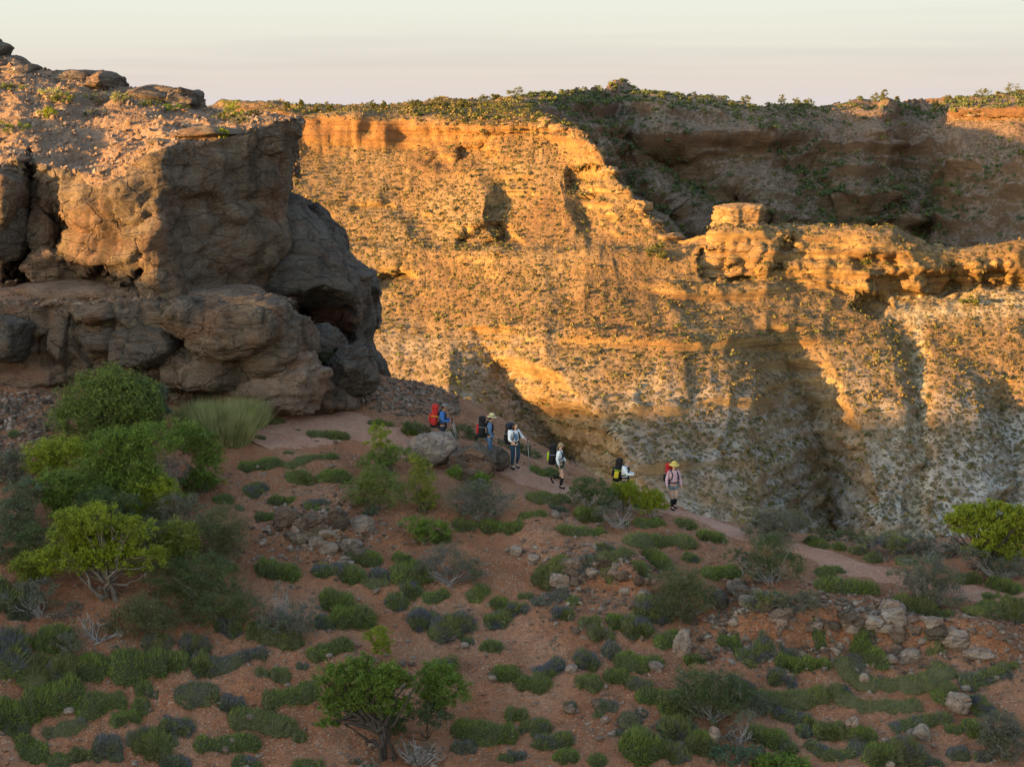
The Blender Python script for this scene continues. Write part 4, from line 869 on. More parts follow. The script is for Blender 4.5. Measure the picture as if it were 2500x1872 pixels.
bush('bush', L4((90, 1010, 100, 80), (30, 1040, 80, 80)), (30, 1185), LGr, 3500, 0.06, 8, 'olive grey bush at the left edge under the bluff', 'bush', TG, 5, BARK, 0.8)
bush('bush', L4((290, 1130, 100, 80), (400, 1150, 90, 90), (420, 1250, 110, 80), (330, 1230, 70, 70)), (165, 1305), LT, 6500, 0.085, 9, 'green bush below the yellow-green domed bush', 'bush', TG, 5, BARK, 0.8, 0.35, droop=0.3)
bush('bush', L4((830, 1190, 110, 90), (930, 1160, 80, 60), (800, 1290, 100, 60)), (370, 1285), LY_, 4500, 0.08, 10, 'olive-yellow bush below the broad green bush', 'bush', TG, 5, BARK, 0.8, 0.35, droop=0.2)
bush('tree', L4((430, 1340, 100, 70), (540, 1310, 110, 70), (370, 1430, 80, 80), (560, 1520, 150, 60), (440, 1540, 120, 70), (700, 1540, 120, 60), (850, 1540, 80, 60), (270, 1560, 80, 80), (600, 1400, 90, 70), (500, 1450, 130, 70), (660, 1460, 120, 60), (760, 1380, 90, 60), (480, 1380, 90, 60)), (255, 1455), LY_, 17000, 0.085, 11, 'spreading yellow-green tree with grey forked trunk at lower left', 'tree', TG, 4, BARK, 0.9, 0.35, trunk=[(285, 1468), (275, 1440), (262, 1410), (250, 1390)], tr=0.10, droop=0.2, dead=5)
bush('bush', L4((150, 1590, 70, 70), (230, 1600, 60, 60)), (70, 1425), LY_, 2600, 0.08, 12, 'small bright yellow-green bush left of the forked trunk', 'bush', TG, 4, BARK, 0.8, 0.35)
bush('bush', L4((1020, 1400, 90, 70), (970, 1480, 90, 70), (1060, 1480, 70, 60)), (440, 1400), LY_, 4500, 0.08, 13, 'bright yellow-green bush at the right of the thicket', 'bush', TG, 4, BARK, 0.8, 0.35, droop=0.2)
bush('bush', L4((1260, 1360, 120, 110), (1180, 1440, 120, 110), (1310, 1450, 80, 100)), (535, 1380), LD, 6500, 0.06, 14, 'dark blue-grey bush right of the bright yellow-green bush', 'bush', TG, 6, BARK, 0.8, 0.3, dead=4)
bush('bush', L4((1150, 1620, 160, 90), (1290, 1640, 100, 60), (940, 1630, 120, 70)), (490, 1480), LD, 5500, 0.06, 15, 'dark tangled bush under the right end of the thicket', 'bush', TG, 6, BARK, 0.8, 0.3, dead=4)
bush('bush', L7((640, 400, 110, 70), (560, 440, 90, 60), (720, 430, 80, 50)), (360, 1545), LD, 5000, 0.06, 16, 'dark olive bush below the forked tree trunk', 'bush', TG, 6, BARK, 0.8, 0.3)
bush('bush', L7((960, 340, 120, 60), (1050, 390, 90, 60), (870, 390, 80, 60)), (545, 1515), LD, 5000, 0.06, 17, 'low dark green bush left of the dead grey branches', 'bush', TG, 6, BARK, 0.8, 0.3)
bush('dead_bush', L7((1220, 320, 60, 60), (1250, 400, 90, 60)), (700, 1525), LGr, 900, 0.05, 18, 'pale dead branches standing in dark scrub left of centre', 'dead bush', None, 10, DEAD, 0.7, dead=9, tr=0.035)
bush('bush', L7((1180, 430, 90, 50), (1300, 440, 80, 50), (1340, 380, 50, 40)), (700, 1555), LGr, 3500, 0.05, 19, 'grey scrub around the pale dead branches', 'bush', None, 5, DEAD, 0.7)
bush('dead_bush', L7((380, 440, 70, 50), (460, 480, 60, 40)), (235, 1560), LGr, 500, 0.05, 20, 'fallen bleached branches under the forked tree', 'dead bush', None, 6, DEAD, 0.7, dead=8, tr=0.04)
bush('dead_bush', L7((510, 560, 50, 25)), (285, 1600), LGr, 250, 0.05, 21, 'bleached forked stick lying above the long green clump', 'dead bush', None, 3, DEAD, 0.7, dead=5, tr=0.03)
bush('bush', L7((300, 530, 80, 45), (380, 690, 60, 40)), (190, 1600), LGr, 2500, 0.05, 22, 'dusty grey scrub at lower left beside bleached branches', 'bush', None, 5, DEAD, 0.7)
bush('bush', L7((1930, 170, 110, 70), (2010, 230, 80, 60), (1840, 200, 60, 40)), (1090, 1425), LGr, 5000, 0.05, 23, 'thin grey scrub in the centre below the green roadside bushes', 'bush', None, 6, DEAD, 0.8, dead=5)
bush('bush', L7((1870, 40, 90, 50), (1790, 20, 70, 40)), (1040, 1330), LT, 3500, 0.06, 24, 'feathery green bush under the dark bush by the boulders', 'bush', None, 5, BARK, 0.8)
bush('bush', L4((560, 1210, 120, 60), (680, 1250, 110, 60), (480, 1290, 90, 50)), (270, 1330), LD, 4500, 0.06, 70, 'dark shaded bush in the centre gap of the thicket', 'bush', TG, 5, BARK, 0.8, 0.3)
bush('bush', L4((230, 1420, 110, 60), (120, 1460, 100, 60), (60, 1520, 80, 60)), (70, 1385), LD, 4500, 0.06, 71, 'low dark bush left of the forked yellow-green tree', 'bush', TG, 5, BARK, 0.8, 0.3, dead=3)
bush('bush', L4((1000, 1240, 110, 60), (1090, 1280, 80, 50), (930, 1320, 110, 60)), (445, 1315), LGr, 4000, 0.055, 72, 'grey-olive bush between the olive-yellow bush and the trail slope', 'bush', TG, 5, DEAD, 0.8, 0.3, dead=3)
bush('bush', L4((780, 1430, 120, 60), (860, 1380, 90, 60), (700, 1460, 90, 50)), (340, 1395), LD, 4500, 0.06, 73, 'dark bush behind the forked yellow-green tree', 'bush', TG, 5, BARK, 0.8, 0.3)
bush('bush', L7((120, 330, 90, 50), (250, 390, 90, 50), (180, 290, 70, 40)), (95, 1500), LGr, 3500, 0.055, 74, 'olive scrub below the small bright bush at far left', 'bush', TG, 5, DEAD, 0.8, 0.3, dead=2)
bush('bush', L7((760, 330, 90, 50), (850, 280, 80, 50)), (455, 1475), LD, 3500, 0.055, 75, 'dark bush right below the forked tree crown', 'bush', TG, 5, BARK, 0.8, 0.3)
# around the two big boulders
bush('bush', L5((280, 870, 120, 70), (200, 930, 110, 80), (360, 940, 100, 90)), (920, 1245), LT, 6500, 0.06, 25, 'rounded olive bush left below the big trail boulders', 'bush', 'bushes by the boulders', 6, BARK, 0.8)
bush('bush', L5((530, 870, 80, 100), (560, 980, 70, 70), (510, 760, 50, 50)), (1035, 1245), LY_, 5000, 0.065, 26, 'taller yellow-green bush in front of the left trail boulder', 'bush', 'bushes by the boulders', 6, BARK, 0.8, 0.3)
bush('sapling', L5((290, 600, 70, 50), (250, 660, 50, 40), (310, 680, 60, 40)), (955, 1150), LY_, 1600, 0.075, 27, 'wispy yellow-green sapling on the edge of the pale trail', 'sapling', None, 5, BARK, 0.8, 0.3)
bush('bush', L5((390, 720, 80, 50), (300, 740, 90, 40), (260, 770, 80, 40)), (945, 1165), LT, 4000, 0.055, 28, 'low green bush between sapling and left trail boulder', 'bush', 'bushes by the boulders', 5, BARK, 0.8)
bush('bush', L5((850, 930, 120, 70), (760, 990, 110, 70), (960, 1000, 110, 60), (860, 1050, 130, 50)), (1165, 1265), LGr, 8000, 0.05, 29, 'wide dark grey-green bush under the right trail boulder', 'bush', 'bushes by the boulders', 7, DEAD, 0.8, dead=5)
bush('bush', L5((870, 880, 60, 60), (730, 830, 50, 40)), (1150, 1205), LT, 2600, 0.055, 30, 'small green bush touching the right trail boulder', 'bush', 'bushes by the boulders', 4, BARK, 0.8)
bush('bush', L5((480, 560, 60, 40), (560, 590, 60, 30), (760, 600, 80, 50), (820, 640, 60, 40)), (1075, 1085), LD, 3500, 0.06, 31, 'dark green bushes behind the first two hikers', 'bush', None, 4, BARK, 0.8, Yoff=1.0)
bush('bush', L5((1000, 680, 60, 40), (1160, 740, 60, 50), (1100, 700, 60, 40)), (1290, 1140), LD, 3000, 0.06, 32, 'dark green bush behind the hiker in the white shirt', 'bush', None, 4, BARK, 0.8, Yoff=2.5)
bush('bush', L5((1480, 900, 100, 50), (1430, 950, 80, 50), (1560, 960, 90, 60)), (1440, 1250), LD, 5000, 0.055, 33, 'grey-green bush with bare twigs right of the walking hiker', 'bush', None, 6, DEAD, 0.8, dead=4)
bush('bush', L5((1680, 920, 72, 46), (1640, 960, 66, 46), (1730, 955, 66, 46)), (1520, 1250), LY_, 4500, 0.075, 34, 'yellow-green drooping bush hiding the fifth hiker to the waist', 'bush', None, 5, BARK, 0.8, 0.25, droop=0.6)
bush('bush', L5((1845, 965, 62, 46), (1825, 1005, 62, 46), (1885, 1000, 46, 38)), (1595, 1262), LY_, 4000, 0.075, 35, 'yellow-green drooping bush left of the hiker in pink', 'bush', None, 5, DEAD, 0.8, 0.25, droop=0.6, dead=3)
bush('dead_bush', L5((1640, 1040, 120, 50), (1560, 1050, 60, 40)), (1510, 1285), LGr, 1200, 0.05, 36, 'grey twiggy dead bush under the two yellow-green bushes', 'dead bush', None, 8, DEAD, 0.7, dead=8)
# right of the ridge
bush('bush', L6((760, 1090, 110, 60), (870, 1110, 110, 60), (700, 1150, 90, 50), (800, 1170, 100, 60)), (1890, 1325), LGr, 8000, 0.055, 37, 'round grey-green bush on the skyline where the trail dips', 'bush', None, 6, DEAD, 0.8, dead=3)
bush('bush', L8((1120, 130, 100, 70), (1180, 190, 100, 60), (1050, 200, 90, 60), (960, 150, 60, 30)), (1880, 1420), LD, 8000, 0.055, 38, 'large dark bush left of the bare red trail stretch', 'bush', None, 7, DEAD, 0.8, dead=7)
bush('bush', L8((740, 260, 100, 70), (800, 330, 90, 80), (700, 340, 90, 90), (720, 410, 60, 50)), (1670, 1515), LD, 8000, 0.055, 39, 'tall dark green bush growing out of the rock ledge', 'bush', None, 6, BARK, 0.8, dead=3)
bush('bush', L8((1060, 350, 60, 50), (1120, 330, 50, 40)), (1860, 1490), LM, 3500, 0.05, 40, 'small grey-green bush on top of the rock ledge', 'bush', None, 5, DEAD, 0.8, dead=2)
bush('bush', L8((1220, 350, 80, 50), (1290, 340, 50, 40), (1170, 370, 50, 40)), (1940, 1495), LGr, 4000, 0.05, 41, 'low grey bush on the rock ledge below the big green clump', 'bush', None, 5, DEAD, 0.8, dead=2)
bush('bush', L8((1780, 200, 110, 60), (1860, 240, 80, 60), (1720, 240, 80, 60), (1800, 290, 100, 60), (1880, 320, 80, 60)), (2260, 1475), LGr, 9000, 0.055, 42, 'large grey-green bush at the right end of the bare trail', 'bush', None, 7, DEAD, 0.8, dead=3)
bush('bush', L8((1620, 85, 70, 45), (1560, 90, 60, 35), (1690, 110, 60, 40)), (2165, 1370), LM, 4500, 0.055, 43, 'olive bush on the far side of the bare trail', 'bush', None, 5, BARK, 0.8, Yoff=0.8)
bush('bush', L8((1760, 90, 80, 45), (1830, 130, 80, 40), (1920, 110, 60, 40)), (2265, 1370), LGr, 4500, 0.055, 44, 'twiggy olive bush behind the trail left of the yellow-green tree', 'bush', None, 6, DEAD, 0.8, dead=5, Yoff=0.8)
bush('bush', L8((1440, 70, 80, 30), (1370, 60, 60, 30), (1510, 80, 60, 30)), (2065, 1330), LD, 3500, 0.055, 45, 'dark low scrub on the ridge edge above the bare trail', 'bush', None, 4, BARK, 0.8, Yoff=1.0)
bush('tree', L6((1900, 1060, 110, 60), (2050, 1050, 110, 60), (2180, 1080, 90, 60), (1840, 1110, 70, 60), (2000, 1140, 110, 60), (2120, 1160, 110, 70), (1980, 1240, 80, 60), (2120, 1270, 90, 60), (2230, 1200, 90, 80)), (2420, 1395), LY_, 14000, 0.11, 46, 'bright yellow-green weeping tree at the right photo edge', 'tree', None, 5, DARKB, 0.8, 0.22, trunk=[(2425, 1400), (2415, 1375), (2400, 1355)], tr=0.09, droop=0.9)
bush('bush', L8((2000, 150, 60, 40), (2090, 190, 90, 40), (2190, 190, 50, 50)), (2440, 1410), LGr, 4000, 0.055, 47, 'dusty scrub under the yellow-green weeping tree', 'bush', None, 5, DEAD, 0.8, dead=3)
# lower slope
bush('bush', L8((800, 700, 110, 70), (900, 720, 110, 70), (760, 760, 80, 70), (880, 800, 120, 70), (960, 750, 80, 50)), (1740, 1755), LD, 11000, 0.055, 48, 'big dark green bush low on the slope, right of centre', 'bush', None, 7, DEAD, 0.8, dead=5)
bush('dead_bush', L8((1000, 880, 70, 60), (960, 930, 60, 50)), (1810, 1810), LGr, 900, 0.05, 49, 'bare grey twiggy bush below the big dark bush', 'dead bush', None, 8, DEAD, 0.7, dead=7)
bush('bush', L8((2110, 890, 90, 60), (2150, 960, 80, 80), (2080, 960, 70, 60)), (2450, 1845), LGr, 8000, 0.055, 50, 'dark grey-green bush in the bottom right corner', 'bush', None, 6, DEAD, 0.8, dead=4)
bush('bush', L8((1070, 800, 60, 50), (1030, 770, 50, 40)), (1845, 1745), LGr, 2800, 0.05, 51, 'grey twig bush right of the big dark bush', 'bush', None, 5, DEAD, 0.8, dead=3)
bush('bush', L8((950, 1010, 90, 40), (1050, 1000, 60, 30)), (1790, 1860), LBl, 3000, 0.055, 52, 'blue-grey low shrub at the bottom edge right of centre', 'bush', None, 4, BARK, 0.8)
bush('bush', L8((1180, 1050, 100, 40), (1100, 1030, 60, 30)), (1900, 1895), LT, 3500, 0.055, 53, 'fresh green low shrub cut by the bottom photo edge', 'bush', None, 4, BARK, 0.8)
bush('sapling', L7((1630, 490, 55, 38), (1650, 540, 45, 35)), (905, 1615), LY_, 2600, 0.055, 54, 'bright green ball-shaped sapling on a thin leaning stem above the bent tree', 'sapling', None, 4, BARK, 0.9, 0.3, trunk=[(903, 1618), (912, 1595), (918, 1570)], tr=0.02)
bush('tree', L7((1440, 680, 70, 60), (1540, 640, 70, 50), (1620, 700, 110, 70), (1700, 660, 70, 45), (1520, 760, 80, 60), (1660, 790, 80, 50), (1440, 790, 60, 50), (1420, 870, 50, 30), (1580, 600, 40, 30), (1740, 790, 40, 40), (1760, 690, 40, 40)), (930, 1850), LT, 15000, 0.085, 55, 'bent tree with bright green crown and twisted dark trunk at bottom centre', 'tree', None, 4, DARKB, 0.8, 0.3, trunk=[(932, 1862), (936, 1825), (932, 1790), (905, 1765), (890, 1745)], tr=0.13, dead=3)
bush('bush', L7((1890, 660, 80, 60), (1950, 720, 80, 60), (1850, 720, 60, 50), (1900, 760, 70, 45)), (1050, 1790), LT, 6500, 0.075, 56, 'bright green bush leaning right of the bent tree', 'bush', None, 4, DARKB, 0.8, 0.3, trunk=[(1035, 1800), (1048, 1750), (1060, 1720)], tr=0.02)
bush('bush', L7((1860, 830, 90, 50), (1700, 880, 60, 50)), (1040, 1800), LD, 3500, 0.06, 57, 'dark shaded shrub under the leaning bright green bush', 'bush', None, 4, DARKB, 0.8)
bush('dead_bush', L7((1760, 960, 70, 60), (1820, 1000, 90, 50), (1880, 990, 80, 40)), (1020, 1862), LGr, 700, 0.05, 58, 'tangle of bleached roots and dead boughs beside the bent trunk', 'dead bush', None, 10, DEAD, 0.8, dead=14, tr=0.05)
bush('dead_bush', L7((1580, 1040, 60, 20)), (890, 1868), LGr, 250, 0.05, 59, 'pale fallen branch at the bottom edge left of the trunk', 'dead bush', None, 3, DEAD, 0.7, dead=5, tr=0.04)
bush('bush', L7((1930, 620, 60, 40)), (1090, 1640), LM, 1800, 0.05, 60, 'grey-green shrub peeking over the leaning green bush', 'bush', None, 4, BARK, 0.8)
bush('bush', L5((240, 1040, 40, 25)), (905, 1255), LBl, 500, 0.06, 61, 'tiny pale silver-leaved plant at the olive bush', 'plant', None, 3, BARK, 0.8)
bush('bush', L4((1830, 400, 70, 40), (1790, 370, 40, 60)), (785, 893), LD, 1800, 0.06, 62, 'dark shrub wedged between the fallen blocks under the overhang', 'bush', None, 3, BARK, 0.8, surf=lambda a, b: W(a, b, 65.2))
# tall pale grass tussocks
def tussock(px, py, rx, ry, n, seed, label):
    r = np.random.RandomState(seed); g0 = hit(px, py+ry*0.8)[0]; s = g0[1]/F
    ang = r.uniform(0, 2*math.pi, n); q = np.sqrt(r.rand(n)); B = np.stack([np.cos(ang)*q*rx*s*0.75, np.sin(ang)*q*rx*s*0.5, 0*q], -1)
    B[:, 2] = H(B[:, 0]+g0[0], B[:, 1]+g0[1], False)-g0[2]-0.05
    D = norm(np.stack([B[:, 0]*0.30+r.normal(size=n)*0.24, B[:, 1]*0.3+r.normal(size=n)*0.24, np.ones(n)*0.9], -1))
    V, Fb = blades(B, D, ry*s*2.0*r.uniform(0.3, 1.0, n), r.uniform(0.02, 0.04, n), r)
    o = link('grass_tussock', mesh_np('grass_tussock', V, Fb, [LP], None, False), None, tuple(g0)); tag(o, label, 'grass', 'tall grass tussocks'); return o
tussock(550, 1030, 75, 60, 5200, 1, 'big pale green grass tussock between thicket and trail')
tussock(610, 1005, 50, 45, 2600, 2, 'straw-yellow grass tussock behind the big pale green one')
tussock(455, 1015, 40, 34, 1400, 3, 'thin dry grass in the dark hollow under the bluff')
tussock(497, 1010, 30, 40, 1200, 4, 'dry brown-green grass left of the big tussock')

# ------------------------------------------------------------------ plants on the bluff top
def on3(px, py):
    a, b = ab(px, py); h = BV3.ray_cast(Vector((0, 0, 0)), Vector((float(a), 1, float(b))).normalized()); return None if h[0] is None else np.array(h[0])
for k, (px, py, rx, ry, mm, lb) in enumerate([(28, 214, 34, 9, LG, 'dark cushion shrub at the left edge of the bluff top'), (125, 228, 32, 14, LP, 'straw-coloured grass tuft on the bluff top'), (155, 240, 28, 12, LG, 'round green cushion beside the straw tuft on the bluff top'),
        (240, 240, 36, 12, LM, 'wide olive cushion in the middle of the bluff top'), (295, 238, 24, 12, LP, 'small straw tuft right of the olive cushion'), (365, 254, 30, 8, LG, 'low green mat under the second rock crown'), (420, 263, 36, 8, LT, 'bright green mat under the right rock crown'),
        (117, 276, 20, 14, LY_, 'lone yellow bush on the left bluff top'), (40, 310, 50, 13, LT, 'broad green patch left below the yellow bush'), (232, 276, 30, 8, LM, 'flat brownish cushion near the bluff top centre'), (566, 268, 26, 20, LY_, 'yellow-green shrub at the right bluff brow'),
        (560, 284, 36, 8, LG, 'green mat at the foot of the brow shrub'), (585, 296, 22, 10, LM, 'dull olive shrub right of the brow mat'), (540, 326, 16, 10, LY_, 'small yellow plant on the cap rock edge'), (620, 277, 18, 7, LD, 'dark tuft at the right end of the bluff skyline')]):
    sf = on3(px, py+ry*0.9)
    if sf is None: continue
    bush('shrub', [(px, py, rx, ry)], (px, py), mm, 900, 0.07, 300+k, lb, 'shrub', 'shrubs on the bluff top', 4, BARK, 0.6, 0.3, surf=lambda a, b, q=sf: q, up=0.8)
# ------------------------------------------------------------------ boulders on the near slope
MST = m_rock('pale_field_stone', (0.17, 0.125, 0.098), (0.27, 0.205, 0.165), (0.38, 0.30, 0.245), red=(0.28, 0.15, 0.10), pale=(0.45, 0.38, 0.325), dark=0.3, fine=9.0, bumpd=0.05, scale=1.2)
def gboulder(px, py, rx, ry, seed, label, mt=MST, dep=None, sub=5, name='boulder', rot=0, Yoff=0.0, **kw):
    c0 = hit(px, py+ry*0.75)[0]; Y = c0[1]+Yoff; s = Y/F; V, Fc = rock_shape(seed, sub, (rx*s*1.05, dep or rx*s*0.9, ry*s*1.1), **kw)
    c = W(px, py, Y+(dep or rx*s*0.9)*0.5); o = link(name, mesh_np(name, V, Fc, [mt]), None, tuple(c)); o.rotation_euler = (0, math.radians(rot), 0)
    tag(o, label, 'boulder'); return o
gboulder(1065, 1102, 66, 40, 201, 'large pale flat-topped boulder at the feet of the first hiker', MST, 1.1, 6, rough=0.16)
gboulder(1150, 1135, 60, 46, 202, 'large grey slab-sided boulder at the feet of the second hiker', MR, 1.1, 6, rough=0.14)
gboulder(1205, 1120, 36, 30, 203, 'dark rounded end of rock beside the trail, third hiker to its right', MR, 0.8, 5)
gboulder(1170, 1105, 40, 14, 204, 'grey rounded rock between the two large trail boulders', MRd, 0.7, 5)
gboulder(882, 1286, 30, 22, 205, 'angular pale boulder below the olive bush', MST, None, 5)
gboulder(825, 1268, 26, 22, 206, 'brown lumpy boulder left of the angular pale one', MR, None, 5)
gboulder(760, 1290, 40, 26, 207, 'wide brown outcrop boulder in the left ledge', MR, None, 5, rough=0.2)
gboulder(700, 1270, 30, 24, 208, 'brown outcrop boulder at the left end of the left ledge', MR, None, 5, rough=0.2)
gboulder(860, 1330, 22, 14, 209, 'low brown rock under the angular pale boulder', MST, None, 4)
gboulder(1665, 1574, 22, 34, 210, 'upright pale grey standing rock below the rock ledge', MST, None, 5, rot=12)
gboulder(1672, 1548, 12, 14, 211, 'knob leaning on top of the upright pale rock', MST, None, 4)
gboulder(1722, 1600, 15, 14, 212, 'rounded grey rock right of the upright pale rock', MR, None, 4)
gboulder(1745, 1800, 14, 28, 213, 'narrow grey rock standing beside a tall green clump', MST, None, 5, rot=-6)
gboulder(2080, 1768, 17, 20, 214, 'grey upright rock between two green clumps at lower right', MST, None, 5)
gboulder(2215, 1605, 30, 16, 215, 'tilted brown rock lying inside the spinifex ring', MST, None, 5, rot=-25)
gboulder(2170, 1612, 18, 13, 216, 'small brown rock at the left inside the spinifex ring', MST, None, 4)
gboulder(2330, 1562, 34, 28, 217, 'pale craggy rock on the right of the rock ledge', MST, None, 5, rough=0.22)
gboulder(2390, 1590, 44, 14, 218, 'pale flat slab right of the craggy rock', MST, None, 5)
gboulder(2340, 1720, 30, 28, 219, 'lumpy pale rock right of the second spinifex ring', MST, None, 5, rough=0.22)
gboulder(2250, 1790, 20, 20, 220, 'rough grey rock at lower right between clumps', MST, None, 4, rough=0.22)
gboulder(1755, 1465, 22, 20, 221, 'bluish dark boulder beside the tall dark bush', MRd, None, 5)
gboulder(1690, 1515, 14, 13, 222, 'round dark boulder under the tall dark bush', MR, None, 4)
gboulder(1260, 1345, 13, 14, 223, 'upright pale stone on the open slope under the hikers', MST, None, 4)
gboulder(1302, 1366, 14, 12, 224, 'pale round stone just right of the upright pale stone', MST, None, 4)
gboulder(1395, 1632, 15, 10, 225, 'pale egg-shaped stone beside a grey-green crescent', MST, None, 4)
gboulder(1407, 1540, 10, 10, 226, 'small grey round rock left of the ledge', MR, None, 4)
gboulder(2110, 1660, 12, 16, 227, 'pale pinnacle stone left of the spinifex ring', MST, None, 4)
gboulder(1135, 1577, 10, 9, 228, 'pale blunt stone right above the bent tree', MST, None, 4)
gboulder(1600, 1625, 20, 10, 229, 'flat grey rock left of the round grey rock', MST, None, 4)
# rock ledges: each lump a boulder of its own
r = np.random.RandomState(9); LN = 0; LR = {}
for pl, (rx0, rx1), n, nm in [([(1365, 1400), (1420, 1392), (1500, 1405), (1590, 1425), (1620, 1450)], (12, 26), 20, 'left'), ([(1790, 1430), (1850, 1480), (1930, 1520), (2030, 1515), (2120, 1520), (2210, 1510), (2300, 1530)], (12, 30), 40, 'long'), ([(650, 1300), (720, 1310), (800, 1330), (880, 1350)], (10, 24), 14, 'low')]:
    cl = np.array(pl, float); t = np.sort(r.uniform(0, len(cl)-1.001, n))
    for k, u in enumerate(t):
        i = int(u); p = cl[i]+(cl[i+1]-cl[i])*(u-i)+np.array([0, r.normal()*12]); rx = r.uniform(rx0, rx1); LN += 1
        mk = r.randint(3); where = {'left': 'left rock ledge', 'long': 'long rock ledge at right', 'low': 'low ledge left of centre'}[nm]
        o = gboulder(p[0], p[1], rx, rx*r.uniform(0.5, 0.8), 400+LN, 'x', [MR, MST, MRw][mk], None, 4, 'ledge_rock', r.uniform(-15, 15), rough=0.24, strata=0.12)
        o['group'] = f'rocks of the {where}'; o['category'] = 'rock'; LR.setdefault((where, mk), []).append((p[0], o))
for (where, mk), v in LR.items():
    v.sort(key=lambda q: q[0])
    for i, (x, o) in enumerate(v): o['label'] = f"{ORD[i]} from left of the {['dark grey', 'pale', 'brown'][mk]} rocks in the {where}"
# ------------------------------------------------------------------ loose stones: the 300 largest singly, the rest as one mass
SMS = [mesh_np('stone', rock_shape(700+k, 2, (1, r.uniform(0.7, 1), r.uniform(0.45, 0.75)), rough=0.25)[0], ICO[2][1], [MST if k % 3 else MRw]) for k in range(8)]
def dens(px, py):
    q = np.array([px*0.004, py*0.007, 0])
    return 0.35+0.9*max(0, float(fbm(q[None], 1.0, 3, 88)[0]))+0.9*math.exp(-((py-1530)/60)**2)*(px > 1300)
k = 0; STN = {}
while k < 290:
    px, py = r.uniform(-20, 2520), 1080+r.rand()**0.7*800
    if r.rand() > dens(px, py): continue
    g0 = hit(px, py)[0]
    if g0[1] > 72 or path_mask(g0[0], g0[1]) > 0.5: continue
    sz = 0.055+0.13*r.rand()**3.0; o = bpy.data.objects.new('stone', SMS[r.randint(8)]); COL.objects.link(o)
    o.location = (g0[0], g0[1], g0[2]+sz*0.2); o.scale = (sz, sz, sz); o.rotation_euler = (r.normal()*0.3, r.normal()*0.3, r.uniform(0, 6.28))
    tag(o, 'small loose pale limestone stone lying on the red slope', 'stone', 'loose stones on the red slope'); k += 1; STN.setdefault((region(px, py), 'larger' if sz > 0.1 else 'small'), []).append((px, o))
for (rg, szn), v in STN.items():
    v.sort(key=lambda q: q[0])
    for i, (x, o) in enumerate(v):
        if i < len(ORD): o['label'] = f'{ORD[i]} from left of {szn} loose stones {rg}'
        else: o['label'] = f'{szn} loose pale stone at the right end {rg}'
def stone_mass(name, C, S, mats, label, seed, parent=None, org=None, flat=0.55):
    rr = np.random.RandomState(seed); V0, F0 = ICO[1]; n = len(C)
    Vs = V0[None]*(1+0.30*rr.normal(size=(n, len(V0), 1)).clip(-1.3, 1.3)); Vs = Vs*S[:, None, None]*np.stack([rr.uniform(0.8, 1.4, n), rr.uniform(0.7, 1.2, n), rr.uniform(0.4, 0.8, n)*flat/0.55], -1)[:, None]
    a = rr.uniform(0, 6.28, n); ca, sa = np.cos(a)[:, None], np.sin(a)[:, None]
    X = Vs[..., 0]*ca-Vs[..., 1]*sa; Yv = Vs[..., 0]*sa+Vs[..., 1]*ca; Vs = np.stack([X, Yv, Vs[..., 2]], -1)+C[:, None]
    if org is not None: Vs = Vs-np.array(org)
    Fs = (F0[None]+np.arange(n)[:, None, None]*len(V0)).reshape(-1, 3)
    o = link(name, mesh_np(name, Vs, Fs, mats, np.repeat(rr.randint(0, len(mats), n), len(F0)), False), parent); tag(o, label, None, None, 'stuff')
    return o
n = 29000; rs = np.random.RandomState(12); Yv = np.sqrt(rs.uniform(40**2, 68**2, n)); av = rs.uniform(-0.33, 0.33, n); X = av*Yv
pp = np.stack([X, Yv, 0*X], -1); keep = (rs.rand(n) < 0.25+0.75*sstep(-0.1, 0.5, fbm(pp, 0.35, 3, 90)))&(path_mask(X, Yv) < 0.4)
X, Yv = X[keep], Yv[keep]; C = np.stack([X, Yv, H(X, Yv)], -1); S = 0.02+0.065*rs.rand(len(X))**2.6
stone_mass('gravel', C, S, [MST, MRw, MS], 'loose rubble and gravel covering the red slope', 5)['category'] = 'gravel'
# denser scree along the rock ledges
rs = np.random.RandomState(15); EX = []
for pts, h in LW[:3]:
    k = int(2600*np.linalg.norm(np.diff(pts, axis=0), axis=1).sum()/16); u = rs.uniform(0, len(pts)-1.001, k); i = u.astype(int); q = pts[i]+(pts[i+1]-pts[i])*(u-i)[:, None]+rs.normal(size=(k, 2))*np.array([0.3, 0.85])+np.array([0, 0.2]); EX.append(q)
hp = hit(rs.uniform(800, 1120, 1500), rs.uniform(925, 1015, 1500)); EX.append(hp[:, :2]); hp = hit(rs.uniform(-20, 140, 700), rs.uniform(960, 1110, 700)); EX.append(hp[:, :2])
EX = np.concatenate(EX); EX = EX[path_mask(EX[:, 0], EX[:, 1]) < 0.4]; C = np.c_[EX, H(EX[:, 0], EX[:, 1])]
stone_mass('scree', C, 0.03+0.10*rs.rand(len(C))**2.4, [MST, MRw, MR], 'broken stones and scree along the rock ledges', 8, None, None, 0.75)['category'] = 'scree'
# rubble on the sunlit bluff top
rs = np.random.RandomState(14); fl = np.argwhere((flat > 0.5) & (G3[..., 0] > -60) & (G3[..., 0] < 730)); pick = fl[rs.randint(len(fl), size=9000)]
C = P3[pick[:, 0], pick[:, 1]]+rs.normal(size=(len(pick), 3))*np.array([0.1, 0.1, 0.0])
stone_mass('rubble', C, 0.03+0.10*rs.rand(len(C))**3.2, [MRw, MG, MST], 'sunlit loose rubble strewn over the bluff top', 6, bluff, BO, 0.8)
